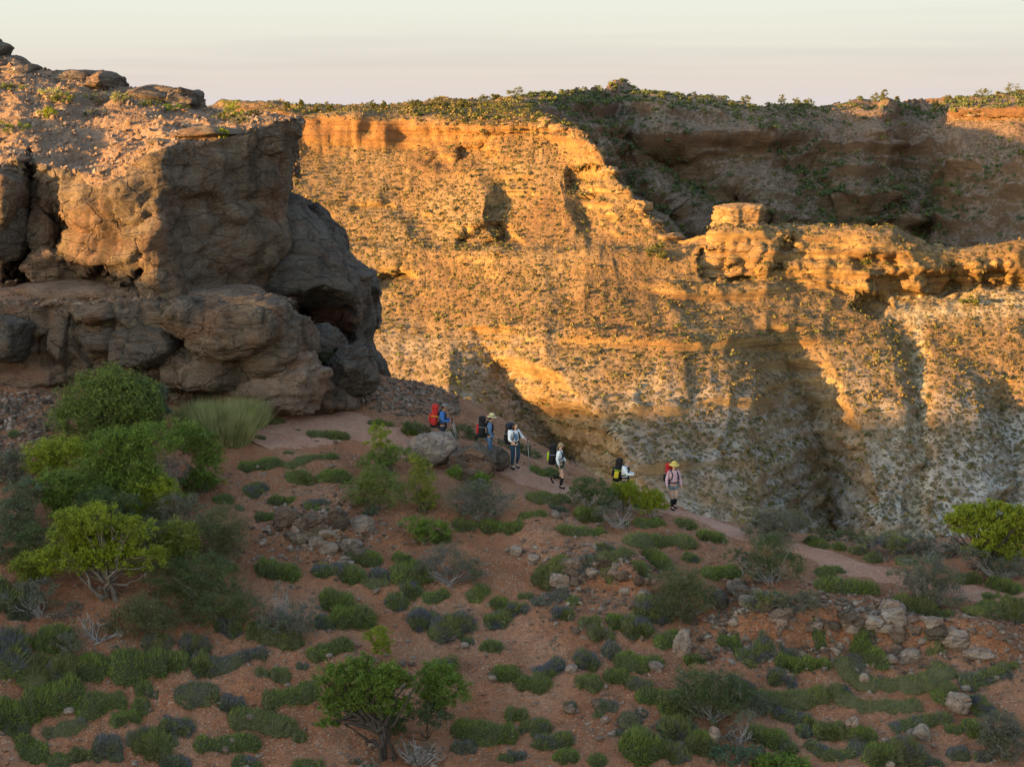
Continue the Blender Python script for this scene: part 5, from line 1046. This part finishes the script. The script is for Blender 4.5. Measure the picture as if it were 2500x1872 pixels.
# ------------------------------------------------------------------ scrub of the far slopes: too many to count
def scrub(P, G, n, size, mats, seed, name, label, dens, ntri=22, minnz=0.35, lf=0.5):
    rs = np.random.RandomState(seed); N = normals(P); nz = np.abs(N[..., 2])
    d = np.linalg.norm(np.cross(np.diff(P, axis=0)[:, :-1], np.diff(P, axis=1)[:-1]), axis=-1); pr = d*(nz[:-1, :-1] > minnz)*dens(G[:-1, :-1], P[:-1, :-1]); pr = np.maximum(pr, 0)
    i = rs.choice(pr.size, n, p=pr.ravel()/pr.sum()); C = P[:-1, :-1].reshape(-1, 3)[i]+rs.normal(size=(n, 3))*np.array([0.4, 0.4, 0])
    S = size[0]+(size[1]-size[0])*rs.rand(n)**2.2
    T = norm(rs.normal(size=(n, ntri, 3))+np.array([0, 0, 0.5])); T[..., 2] = np.abs(T[..., 2])
    cen = C[:, None]+T*S[:, None, None]*np.array([0.75, 0.75, 0.62])*rs.uniform(0.45, 1.0, (n, ntri, 1))
    a = norm(rs.normal(size=cen.shape)); b = norm(np.cross(a, T)); L = S[:, None, None]*lf
    V = np.stack([cen+a*L, cen+b*L*0.9, cen-a*L*0.5-b*L*0.8], 2).reshape(-1, 3)
    mi = np.repeat(rs.randint(0, len(mats), n), ntri)
    o = link(name, mesh_np(name, V, np.arange(len(V)).reshape(-1, 3), mats, mi, False)); tag(o, label, 'scrub', None, 'stuff'); return o
def d1(G, P):
    f = fbm(P, 0.05, 4, 101); inF = ((G[..., 0] > 650) & (G[..., 0] < 2600) & (G[..., 1] < 1330))
    bare = np.exp(-((G[..., 0]-2240)/16)**2)*(G[..., 1] > 760)+1.0*((G[..., 1] > 690) & (G[..., 1] < 780) & (G[..., 0] > 2130))
    return inF*(0.45+sstep(-0.5, 0.6, f))*(1-np.clip(bare, 0, 0.95))
scrub(P1, G1, 27000, (0.22, 0.95), [LS, LS, LSg], 1, 'scrub', 'low olive scrub speckling the sunlit canyon wall', d1, 7)
def d1t(G, P): return (G[..., 1] < 330)*(G[..., 0] < 1420)*(G[..., 0] > 640)*(P[..., 2] > -4.5)*(P[..., 1] < 440)*(0.12+0.88*sstep(940, 1080, G[..., 0]))
scrub(P1, G1, 700, (0.4, 1.4), [LSg, LSg, LS], 2, 'rim_scrub', 'green scrub along the rim of the sunlit cliff', d1t, 40, 0.7, 0.28)
def d2(G, P):
    f = fbm(P, 0.03, 4, 102); top = sstep(300, 270, G[..., 1]); hollow = sstep(0.0, 0.5, f)
    return ((G[..., 0] > 1150) & (G[..., 0] < 2620) & (P[..., 1] < 600))*(0.10+0.6*hollow+1.2*top+2.2*np.clip(V2[:-1, :-1], 0, 1)**1.3)
scrub(P2, G2, 7500, (0.45, 2.0), [LSg, LD, LD], 3, 'valley_scrub', 'green scrub filling the shaded side valley and its plateau', d2, 22, 0.3, 0.30)
# single trees one can pick out on the far skyline
BV1 = BVHTree.FromPolygons([tuple(v) for v in P1.reshape(-1, 3).tolist()], grid_faces(*P1.shape[:2]).tolist())
BV2 = BVHTree.FromPolygons([tuple(v) for v in P2.reshape(-1, 3).tolist()], grid_faces(*P2.shape[:2]).tolist())
def top_at(px, bv, Y0, Y1):
    """highest ground along the direction of a pixel column"""
    best = None; bb = -9
    for Y in np.linspace(Y0, Y1, 60):
        a, _ = ab(px, 280); h = bv.ray_cast(Vector((float(a)*Y, Y, 200)), Vector((0, 0, -1)))
        if h[0] is not None and h[0].z/h[0].y > bb: bb = h[0].z/h[0].y; best = np.array(h[0])
    return best
FT = [(698, 12, 12, 'small dark shrub at the left end of the cliff rim'), (735, 10, 14, 'thin upright shrub second along the cliff rim'), (772, 8, 10, 'tiny shrub third along the cliff rim'), (805, 13, 10, 'flat shrub fourth along the cliff rim'), (910, 16, 13, 'round dark shrub on the left cliff rim'), (938, 12, 14, 'taller shrub right of the round dark rim shrub'),
      (1012, 26, 12, 'wide bush on the rim where scrub thickens'), (1070, 30, 18, 'large yellow-green bush on the rim above the cliff'), (1130, 22, 14, 'bush right of the large yellow-green rim bush'), (1180, 26, 14, 'dense bush on the rim left of the mound'), (1260, 34, 18, 'big golden-green bush at the foot of the mound'), (1210, 20, 12, 'small bush between two rim bushes left of the mound'),
      (1820, 18, 15, 'lone round tree on the skyline above the side valley'), (1875, 12, 10, 'dark shrub right of the lone round skyline tree'), (1908, 14, 18, 'bush in the skyline dip'), (1942, 16, 14, 'golden bush in the skyline dip'), (1975, 20, 12, 'leafy shrub right of the skyline dip'), (2138, 20, 14, 'golden rounded shrub on the right skyline'), (2158, 12, 20, 'slender tree with umbrella crown on the right skyline'),
      (2190, 10, 10, 'small shrub right of the umbrella tree'), (2240, 12, 12, 'little domed tree on the far right skyline'), (2285, 14, 14, 'pair-topped tree on the far right skyline'), (2315, 16, 12, 'shrub right of the pair-topped tree'), (2400, 34, 16, 'broad bush near the right end of the skyline'), (2470, 34, 18, 'tall bush at the right edge of the skyline')]
for k, (px, rx, ry, lb) in enumerate(FT):
    t1 = top_at(px, BV1, 385, 430) if px < 1300 else None; t2 = top_at(px, BV2, 430, 600) if px >= 1150 else None
    c = t1 if t2 is None or (t1 is not None and t1[2]/t1[1] > t2[2]/t2[1]) else t2
    if c is None: continue
    py = z_to_py(c[2]/c[1])
    rx *= 0.6; ry *= 0.68
    bush('tree', [(px, py-ry*0.95, rx, ry)], (px, py), LSg, 900, 0.26, 500+k, lb, 'tree', 'trees on the far skyline', 3, DARKB, 0.8, 0.6, surf=lambda a, b, q=c: q-np.array([0, 0, 0.2]), trunk=[(px, py), (px, py-ry*0.6)], tr=0.12)
def on1(px, py):
    a, b = ab(px, py); h = BV1.ray_cast(Vector((0, 0, 0)), Vector((float(a), 1, float(b))).normalized()); return None if h[0] is None else np.array(h[0])
for k, (px, py, rx, ry, lb) in enumerate([(1603, 612, 26, 18, 'bright green bush in the saddle left of the butte'), (2120, 640, 16, 9, 'small bush on the far ridge face'), (2370, 735, 26, 10, 'dark bush on the bare yellow bank under the caves')]):
    q = on1(px, py+ry)
    if q is not None: bush('bush', [(px, py, rx, ry)], (px, py), LSg, 500, 0.5, 560+k, lb, 'bush', None, 3, DARKB, 0.8, 0.6, surf=lambda a, b, q=q: q)
# ------------------------------------------------------------------ hikers
SK1 = m_plain('skin_tanned', (0.36, 0.20, 0.14), 0.6, 0.12); SK2 = m_plain('skin_fair', (0.46, 0.28, 0.21), 0.6, 0.12)
def cloth(n, c): return m_plain(n, c, 0.9, 0.3, 22)
BLUE = cloth('blue_jacket_cloth', (0.045, 0.13, 0.38)); NAVY = cloth('dark_navy_cloth', (0.022, 0.026, 0.045)); DENIM = cloth('denim_cloth', (0.07, 0.13, 0.24)); WHITE = cloth('white_shirt_cloth', (0.62, 0.66, 0.72))
JEANS = cloth('dark_jeans_cloth', (0.022, 0.045, 0.075)); TEAL = cloth('blue_vest_cloth', (0.08, 0.19, 0.36)); GREEN = cloth('dark_green_cloth', (0.025, 0.055, 0.045)); BLACK = cloth('black_cloth', (0.014, 0.014, 0.017)); PINK = cloth('pink_shirt_cloth', (0.56, 0.36, 0.44))
SHORTB = cloth('blue_grey_denim', (0.13, 0.17, 0.23)); STRAW = cloth('straw', (0.55, 0.47, 0.25)); STRAWY = cloth('yellow_straw', (0.52, 0.40, 0.10)); TAN = cloth('tan_cloth', (0.30, 0.20, 0.12)); RED = cloth('red_pack_cloth', (0.36, 0.025, 0.025)); LIME = cloth('lime_pack_cloth', (0.30, 0.42, 0.03)); YEL = cloth('yellow_pack_cloth', (0.50, 0.40, 0.03))
HAIRB = cloth('brown_hair', (0.055, 0.028, 0.018)); HAIRL = cloth('fair_hair', (0.28, 0.20, 0.12)); GREYC = cloth('grey_cap_cloth', (0.16, 0.16, 0.17)); METAL = m_plain('pole_metal', (0.35, 0.37, 0.40), 0.35, 0.1); DARKSK = m_plain('eye_dark', (0.02, 0.015, 0.012), 0.4, 0.1); LIP = m_plain('lip', (0.25, 0.08, 0.07), 0.6, 0.1)
def skin(name, chains, m, parent):
    """chains of (point, radius); the first point of a chain may repeat an earlier point to branch from it"""
    V = []; R = []; E = []; idx = {}; roots = []
    for ch in chains:
        prev = None
        for k, (p, r) in enumerate(ch):
            key = tuple(round(float(x), 4) for x in p)
            if key in idx: i = idx[key]
            else:
                i = len(V); idx[key] = i; V.append(p); R.append(r if hasattr(r, '__len__') else (r, r))
                if k == 0: roots.append(i)
            if prev is not None and prev != i: E.append((prev, i))
            prev = i
    me = bpy.data.meshes.new(name); me.from_pydata([tuple(v) for v in V], E, []); me.materials.append(m)
    o = link(name, me, parent); md = o.modifiers.new('skin', 'SKIN'); md.use_smooth_shade = True
    sv = me.skin_vertices[0].data
    for i, r in enumerate(R): sv[i].radius = r; sv[i].use_root = i in roots
    ss = o.modifiers.new('sub', 'SUBSURF'); ss.levels = 1; ss.render_levels = 1
    return o
def lathe(name, prof, m, parent, loc=(0, 0, 0), k=20, rot=None, sy=1.0):
    th = np.arange(k)*2*math.pi/k; prof = np.array(prof, float)
    V = np.stack([prof[:, 0:1]*np.cos(th), prof[:, 0:1]*np.sin(th)*sy, prof[:, 1:2]+0*th], -1).reshape(-1, 3); n = len(prof)
    i = np.arange(n*k).reshape(n, k); j = np.roll(i, -1, 1); Fq = np.stack([i[:-1], j[:-1], j[1:], i[1:]], -1).reshape(-1, 4)
    o = link(name, mesh_np(name, V, Fq, [m]), parent, loc)
    if rot: o.rotation_euler = rot
    return o
def rbox(name, size, m, parent, loc, bev=0.05, rot=(0, 0, 0), taper=1.0):
    bm = bmesh.new(); bmesh.ops.create_cube(bm, size=1.0)
    for v in bm.verts:
        t = taper if v.co.z > 0 else 1.0; v.co = Vector((v.co.x*size[0]*t, v.co.y*size[1]*t, v.co.z*size[2]))
    bmesh.ops.bevel(bm, geom=list(bm.edges), offset=min(bev, min(size)*0.45), segments=3, affect='EDGES', profile=0.6)
    for f in bm.faces: f.smooth = True
    me = bpy.data.meshes.new(name); bm.to_mesh(me); bm.free(); me.materials.append(m)
    o = link(name, me, parent, loc); o.rotation_euler = rot; return o
A_ = lambda *q: np.array(q, float)
def person(feet_px, rot, top_px, label, cfg):
    g0 = hit(*feet_px)[0]; s = g0[1]/F/0.985; z0 = H(g0[0], g0[1])+0.04
    Hh = (feet_px[1]-top_px)*s; k = Hh/1.74            # scale of the figure
    root = empty('person', (g0[0], g0[1], z0), math.radians(rot)); root.scale = (k, k, k); tag(root, label, 'person', 'hikers on the trail')
    J = dict(pel=A_(0, 0, 0.95), waist=A_(0.01, 0, 1.08), chest=A_(0.0, 0, 1.28), neck=A_(0.02, 0, 1.47), hl=A_(0.045, 0, 1.56), hm=A_(0.05, 0, 1.63), ht=A_(0.045, 0, 1.69))
    for sd, y in (('L', 1), ('R', -1)):
        J['sh'+sd] = A_(-0.01, 0.18*y, 1.40); J['el'+sd] = A_(-0.03, 0.25*y, 1.13); J['wr'+sd] = A_(0.08, 0.25*y, 0.90)
        J['hp'+sd] = A_(0, 0.09*y, 0.90); J['kn'+sd] = A_(0.03, 0.10*y, 0.50); J['an'+sd] = A_(-0.01, 0.10*y, 0.09); J['to'+sd] = A_(0.15, 0.11*y, 0.04)
    for kk, v in cfg.get('pose', {}).items(): J[kk] = A_(*v)
    ch = [[(J['pel'], (0.135, 0.10)), (J['waist'], (0.12, 0.09)), (J['chest'], (0.145, 0.105)), (J['neck'], 0.052), (J['hl'], (0.066, 0.07)), (J['hm'], (0.08, 0.092)), (J['ht'], (0.07, 0.078))]]
    for sd, y in (('L', 1), ('R', -1)):
        wr = J['wr'+sd]; fd = norm(wr-J['el'+sd]); palm = wr+fd*0.055; lat = norm(np.cross(fd, A_(0.3, y*0.2, 1.0)))
        ch += [[(J['chest'], 0.14), (J['sh'+sd], 0.062), (J['el'+sd], 0.043), (wr, 0.030), (palm, (0.036, 0.02))],
               [(J['pel'], 0.13), (J['hp'+sd], 0.088), (J['kn'+sd], 0.056), (J['an'+sd], 0.038), (J['to'+sd], (0.042, 0.03))]]
        curl = norm(fd+A_(0.25, -0.45*y, -0.35))
        for f, (o_, ln) in enumerate([(-0.030, 0.068), (-0.010, 0.080), (0.010, 0.076), (0.029, 0.060)]):
            b0 = palm+lat*o_+fd*0.012; b1 = b0+fd*ln*0.5; b2 = b1+curl*ln*0.5; ch.append([(b0, 0.0095), (b1, 0.009), (b2, 0.008)])
        t0 = palm-lat*0.03-fd*0.03; t1 = t0-lat*0.022+fd*0.03; ch.append([(t0, 0.011), (t1, 0.010), (t1+fd*0.028, 0.008)])
    hm = J['hm']; ch.append([(hm+A_(0.085, 0, -0.02), 0.016), (hm+A_(0.108, 0, -0.03), 0.013)])        # nose
    for y in (1, -1): ch.append([(hm+A_(-0.005, 0.078*y, -0.02), 0.018), (hm+A_(-0.012, 0.088*y, 0.012), 0.014)])   # ears
    skin('body', ch, cfg['skin'], root)
    for y in (1, -1): lathe('eye', [(0.0, -0.011), (0.009, -0.006), (0.011, 0), (0.009, 0.006), (0.0, 0.011)], DARKSK, root, tuple(hm+A_(0.086, 0.034*y, 0.005)), 8)
    lathe('mouth', [(0.0, -0.007), (0.016, 0), (0.0, 0.007)], LIP, root, tuple(hm+A_(0.078, 0, -0.062)), 8)
    # clothing
    dn = cfg.get('sleeve', 0.96)
    tc = [[(J['pel']+A_(0, 0, 0.0), (0.165, 0.125)), (J['waist'], (0.15, 0.115)), (J['chest'], (0.172, 0.132)), (J['neck']-A_(0, 0, 0.055), 0.075)]]
    for sd in 'LR':
        e = J['el'+sd]; w = J['el'+sd]+(J['wr'+sd]-J['el'+sd])*dn; tc.append([(J['chest'], 0.16), (J['sh'+sd], 0.083), (e, 0.062), (w, 0.046)])
    skin(cfg['topname'], tc, cfg['top'], root)
    leg = cfg['leg']; pc = []
    for sd in 'LR':
        hp, kn, an = J['hp'+sd], J['kn'+sd], J['an'+sd]
        if leg >= 1.9: pc.append([(J['pel']+A_(0, 0, 0.05), (0.165, 0.125)), (hp-A_(0, 0, 0.02), 0.112), (kn, 0.076), (an+A_(0, 0, 0.03), 0.060)])
        else: pc.append([(J['pel']+A_(0, 0, 0.05), (0.165, 0.125)), (hp-A_(0, 0, 0.02), 0.115), (hp+(kn-hp)*leg, 0.10)])
    skin(cfg['pantname'], pc, cfg['pant'], root)
    for sd in 'LR':
        an, to, kn = J['an'+sd], J['to'+sd], J['kn'+sd]
        skin('boot', [[(an+A_(0, 0, 0.05), 0.058), (an-A_(0.03, 0, 0.035), 0.052), (to, (0.055, 0.042)), (to+norm(to-an)*0.04, (0.045, 0.032))]], BLACK, root)
        if cfg.get('gaiter'): skin('gaiter', [[(an+(kn-an)*0.05, 0.058), (an+(kn-an)*0.5, 0.066), (an+(kn-an)*0.86, 0.062)]], BLACK, root)
    for it in cfg['head']:
        if it[0] == 'hat': lathe('hat', [(0.001, 0.125), (0.05, 0.122), (0.085, 0.10), (0.098, 0.03), (0.10, 0.012), (0.185, -0.012), (0.188, -0.018), (0.10, 0.0), (0.095, -0.005)], it[1], root, tuple(J['hm']+A_(-0.005, 0, 0.045)), 24, (0, math.radians(9), 0))
        if it[0] == 'hat': lathe('hat_band', [(0.1005, 0.012), (0.1025, 0.015), (0.1025, 0.035), (0.0995, 0.038)], it[2], root, tuple(J['hm']+A_(-0.005, 0, 0.045)), 24, (0, math.radians(9), 0))
        if it[0] == 'cap':
            lathe('cap', [(0.001, 0.075), (0.05, 0.066), (0.085, 0.035), (0.102, -0.01)], it[1], root, tuple(J['hm']+A_(-0.008, 0, 0.045)), 20)
            lathe('cap_peak', [(0.0, 0.01), (0.08, 0.006), (0.095, -0.004), (0.0, 0.0)], it[1], root, tuple(J['hm']+A_(0.075, 0, 0.032)), 14, (0, math.radians(12), 0))
        if it[0] == 'hair':
            hc = [[(J['ht']+A_(-0.01, 0, 0.015), 0.085), (J['hm']+A_(-0.035, 0, 0.0), 0.095), (J['hl']+A_(-0.06, 0, -0.03), 0.07)]]
            if it[2]:
                for y in (1, -1): hc.append([(J['hl']+A_(-0.06, 0, -0.03), 0.07), (J['neck']+A_(-0.02, 0.07*y, 0.0), 0.05), (J['chest']+A_(0.08, 0.085*y, 0.04), 0.035)])
            skin('hair', hc, it[1], root)
        if it[0] == 'tail': skin('ponytail', [[(J['hm']+A_(-0.10, 0, 0.0), 0.032), (J['hl']+A_(-0.15, 0, -0.05), 0.038), (J['neck']+A_(-0.13, 0, -0.06), 0.018)]], it[1], root)
    if cfg.get('vest'): skin('vest', [[(J['waist']+A_(0.035, 0, -0.04), (0.10, 0.10)), (J['chest']+A_(0.04, 0, 0.0), (0.085, 0.105)), (J['neck']+A_(0.02, 0, -0.1), 0.06)]], cfg['vest'], root)
    # backpack: worn, but a thing of its own
    p = cfg['pack']; bk = empty('backpack', (g0[0], g0[1], z0), math.radians(rot)); bk.scale = (k, k, k); tag(bk, p['label'], 'backpack', 'backpacks of the hikers')
    c = J['chest']+A_(-0.27, 0, -0.05); h = p.get('h', 0.62); ln = p.get('lean', 0.0); ro = (0, ln, 0)
    up = A_(math.sin(ln), 0, math.cos(ln))
    rbox('pack_body', (0.25, 0.34, h), p['body'], bk, tuple(c), 0.09, ro, 0.9)
    rbox('lid', (0.27, 0.33, 0.19), p['lid'], bk, tuple(c+up*(h*0.5+0.05)), 0.08, ro, 0.85)
    rbox('bottom_pocket', (0.26, 0.33, 0.20), p['bot'], bk, tuple(c-up*(h*0.5-0.06)), 0.08, ro)
    rbox('back_pocket', (0.10, 0.22, 0.32), p['pocket'], bk, tuple(c-up*0.02+A_(-0.15, 0, 0)), 0.045, ro)
    for y in (1, -1):
        rbox('side_pocket', (0.16, 0.09, 0.26), p['side'], bk, tuple(c-up*0.10+A_(-0.01, 0.19*y, 0)), 0.04, ro)
        S = [J['chest']+A_(-0.15, 0.10*y, -0.02), J['sh'+('L' if y > 0 else 'R')]*A_(1, 0.62, 1)+A_(-0.03, 0, 0.075), J['chest']+A_(0.125, 0.11*y, 0.04), J['waist']+A_(0.09, 0.15*y, 0.06), J['waist']+A_(-0.12, 0.17*y, 0.02)]
        V, Fq = tube(catmull(np.array(S), [4]*4), 0.024, 6); link('shoulder_strap', mesh_np('shoulder_strap', V, Fq, [p['strap']]), bk)
    th = np.linspace(0, 2*math.pi, 17); V, Fq = tube(np.stack([0.155*np.cos(th)*0.95, 0.185*np.sin(th), 0*th+1.02], -1)+A_(0.0, 0, 0), 0.022, 6); link('hip_belt', mesh_np('hip_belt', V, Fq, [p['strap']]), bk)
    rbox('compression_strap', (0.275, 0.355, 0.022), p.get('trim', GREYC), bk, tuple(c+up*0.06), 0.008, ro, 1.0)
    return root, J, k, (g0[0], g0[1], z0), math.radians(rot)
def world_pt(P, info):
    _, J, k, o, a = info; x, y, z = P*k; return A_(o[0]+x*math.cos(a)-y*math.sin(a), o[1]+x*math.sin(a)+y*math.cos(a), o[2]+z)
def pole(info, hand, tip_off, label, ln=None):
    h = world_pt(info[1]['wr'+hand]+norm(info[1]['wr'+hand]-info[1]['el'+hand])*0.07, info); t = h+A_(*tip_off); gz_ = H(t[0], t[1])+0.03
    if ln is None: t = h+(t-h)*((h[2]-gz_)/max(h[2]-t[2], 0.2))
    d = norm(t-h); e = empty('trekking_pole', tuple(t)); tag(e, label, 'trekking pole', 'trekking poles of the hikers')
    V, Fq = tube(np.array([h+d*0.06, h+(t-h)*0.5, h+(t-h)*0.5+d*0.001, t])-t, [0.012, 0.012, 0.009, 0.006], 7); link('shaft', mesh_np('shaft', V, Fq, [METAL]), e)
    V, Fq = tube(np.array([h-d*0.07, h, h+d*0.10])-t, [0.018, 0.016, 0.017], 8); link('grip', mesh_np('grip', V, Fq, [BLACK]), e)
    V, Fq = tube(np.array([t-d*0.07, t-d*0.06])-t, [0.035, 0.03], 10); link('basket', mesh_np('basket', V, Fq, [BLACK]), e)
P1_ = person((1080, 1104), 2, 984, 'hiker in blue jacket and dark shorts with red pack, behind the pale boulder', dict(skin=SK1, top=BLUE, topname='jacket', pant=NAVY, pantname='shorts', leg=0.85, head=[('hair', HAIRB, False), ('cap', GREYC)],
    pose=dict(hl=(0.075, 0, 1.54), hm=(0.095, 0, 1.61), ht=(0.10, 0, 1.665), neck=(0.04, 0, 1.46), elL=(0.05, 0.25, 1.14), wrL=(0.30, 0.16, 1.12), elR=(0.03, -0.25, 1.13), wrR=(0.28, -0.14, 1.10), knL=(0.06, 0.1, 0.5), knR=(0.0, -0.1, 0.5)),
    pack=dict(label='tall red backpack with black base worn by the leading left hiker', body=RED, lid=RED, bot=BLACK, pocket=RED, side=RED, strap=BLACK, trim=YEL, h=0.66, lean=0.10)))
pole(P1_, 'L', (0.30, 0.05, -1.0), 'thin trekking pole in the far hand of the blue-jacket hiker'); pole(P1_, 'R', (0.26, -0.12, -1.0), 'thin trekking pole in the near hand of the blue-jacket hiker')
P2_ = person((1195, 1130), 4, 1011, 'hiker in denim-blue clothes and pale straw hat behind the grey boulder', dict(skin=SK1, top=DENIM, topname='jacket', pant=DENIM, pantname='trousers', leg=2.0, head=[('hair', HAIRB, False), ('hat', STRAW, BLACK)],
    pose=dict(hl=(0.075, 0, 1.54), hm=(0.09, 0, 1.61), ht=(0.095, 0, 1.66), elL=(0.0, 0.26, 1.13), wrL=(0.10, 0.26, 0.89), elR=(0.0, -0.26, 1.13), wrR=(0.14, -0.26, 0.90)),
    pack=dict(label='black backpack with red back pocket worn by the straw-hat hiker', body=BLACK, lid=BLACK, bot=BLACK, pocket=RED, side=BLACK, strap=BLACK, h=0.6, lean=0.05)))
P3_ = person((1256, 1147), -52, 1031, 'long-haired hiker in white shirt and dark jeans leaning on two poles', dict(skin=SK2, top=WHITE, topname='shirt', vest=TEAL, pant=JEANS, pantname='jeans', leg=2.0, sleeve=0.55, head=[('hair', HAIRB, True)],
    pose=dict(elL=(0.05, 0.30, 1.18), wrL=(0.25, 0.36, 1.08), elR=(0.03, -0.27, 1.12), wrR=(0.24, -0.20, 1.02), knL=(0.12, 0.10, 0.52), anL=(-0.02, 0.10, 0.14), toL=(0.13, 0.10, 0.06), knR=(0.03, -0.10, 0.50), hl=(0.06, 0, 1.54), hm=(0.07, 0, 1.61), ht=(0.07, 0, 1.67)),
    pack=dict(label='black backpack worn by the long-haired hiker in white', body=BLACK, lid=NAVY, bot=BLACK, pocket=BLACK, side=BLACK, strap=BLACK, h=0.62)))
pole(P3_, 'R', (0.0, -0.08, -1.0), 'trekking pole planted in front of the long-haired hiker'); pole(P3_, 'L', (0.05, 0.0, -1.0), 'trekking pole held out to the right by the long-haired hiker')
P4_ = person((1366, 1194), -12, 1080, 'hiker in white shirt and green shorts stepping downhill in black gaiters', dict(skin=SK2, top=WHITE, topname='shirt', pant=GREEN, pantname='shorts', leg=0.45, gaiter=True, head=[('hair', HAIRL, False), ('tail', HAIRL), ('cap', TAN)],
    pose=dict(hpR=(0.02, -0.09, 0.88), knR=(0.14, -0.09, 0.50), anR=(0.05, -0.09, 0.09), toR=(0.20, -0.09, 0.04), knL=(0.06, 0.10, 0.47), anL=(-0.30, 0.10, 0.34), toL=(-0.26, 0.11, 0.18), elR=(-0.05, -0.25, 1.14), wrR=(0.02, -0.25, 0.90), elL=(0.06, 0.24, 1.14), wrL=(0.20, 0.2, 0.98)),
    pack=dict(label='black backpack with lime-green pocket on the stepping hiker', body=BLACK, lid=BLACK, bot=BLACK, pocket=LIME, side=BLACK, strap=NAVY, h=0.6, lean=0.05)))
P5_ = person((1524, 1236), -10, 1115, 'hiker in white shirt hidden to the waist by a yellow-green bush', dict(skin=SK2, top=WHITE, topname='shirt', pant=NAVY, pantname='trousers', leg=2.0, head=[('hair', HAIRL, False)],
    pose=dict(neck=(0.06, 0, 1.46), chest=(0.03, 0, 1.28), hl=(0.10, 0, 1.54), hm=(0.12, 0, 1.605), ht=(0.12, 0, 1.665), elR=(0.10, -0.25, 1.17), wrR=(0.36, -0.18, 1.16), elL=(0.1, 0.25, 1.15), wrL=(0.34, 0.16, 1.12)),
    pack=dict(label='big dark backpack with yellow strap on the bush-hidden hiker', body=BLACK, lid=BLACK, bot=BLACK, pocket=BLACK, side=YEL, strap=BLACK, h=0.66, lean=0.16, trim=LIME)))
pole(P5_, 'R', (0.04, -0.05, -1.0), 'dark trekking pole of the bush-hidden hiker')
P6_ = person((1643, 1247), -66, 1128, 'hiker in pink shirt, denim shorts and yellow straw hat, last on the right', dict(skin=SK2, top=PINK, topname='shirt', pant=SHORTB, pantname='shorts', leg=0.5, gaiter=True, head=[('hair', HAIRL, False), ('hat', STRAWY, STRAW)],
    pose=dict(knL=(0.10, 0.08, 0.50), anL=(-0.04, 0.06, 0.16), toL=(0.10, 0.07, 0.08), knR=(0.02, -0.06, 0.50), anR=(0.0, -0.05, 0.09), toR=(0.16, -0.06, 0.04), elL=(-0.02, 0.27, 1.13), wrL=(0.06, 0.29, 0.88), elR=(-0.02, -0.27, 1.13), wrR=(0.06, -0.29, 0.88)),
    pack=dict(label='red and black backpack on the hiker in pink', body=RED, lid=RED, bot=BLACK, pocket=BLACK, side=BLACK, strap=NAVY, h=0.6)))
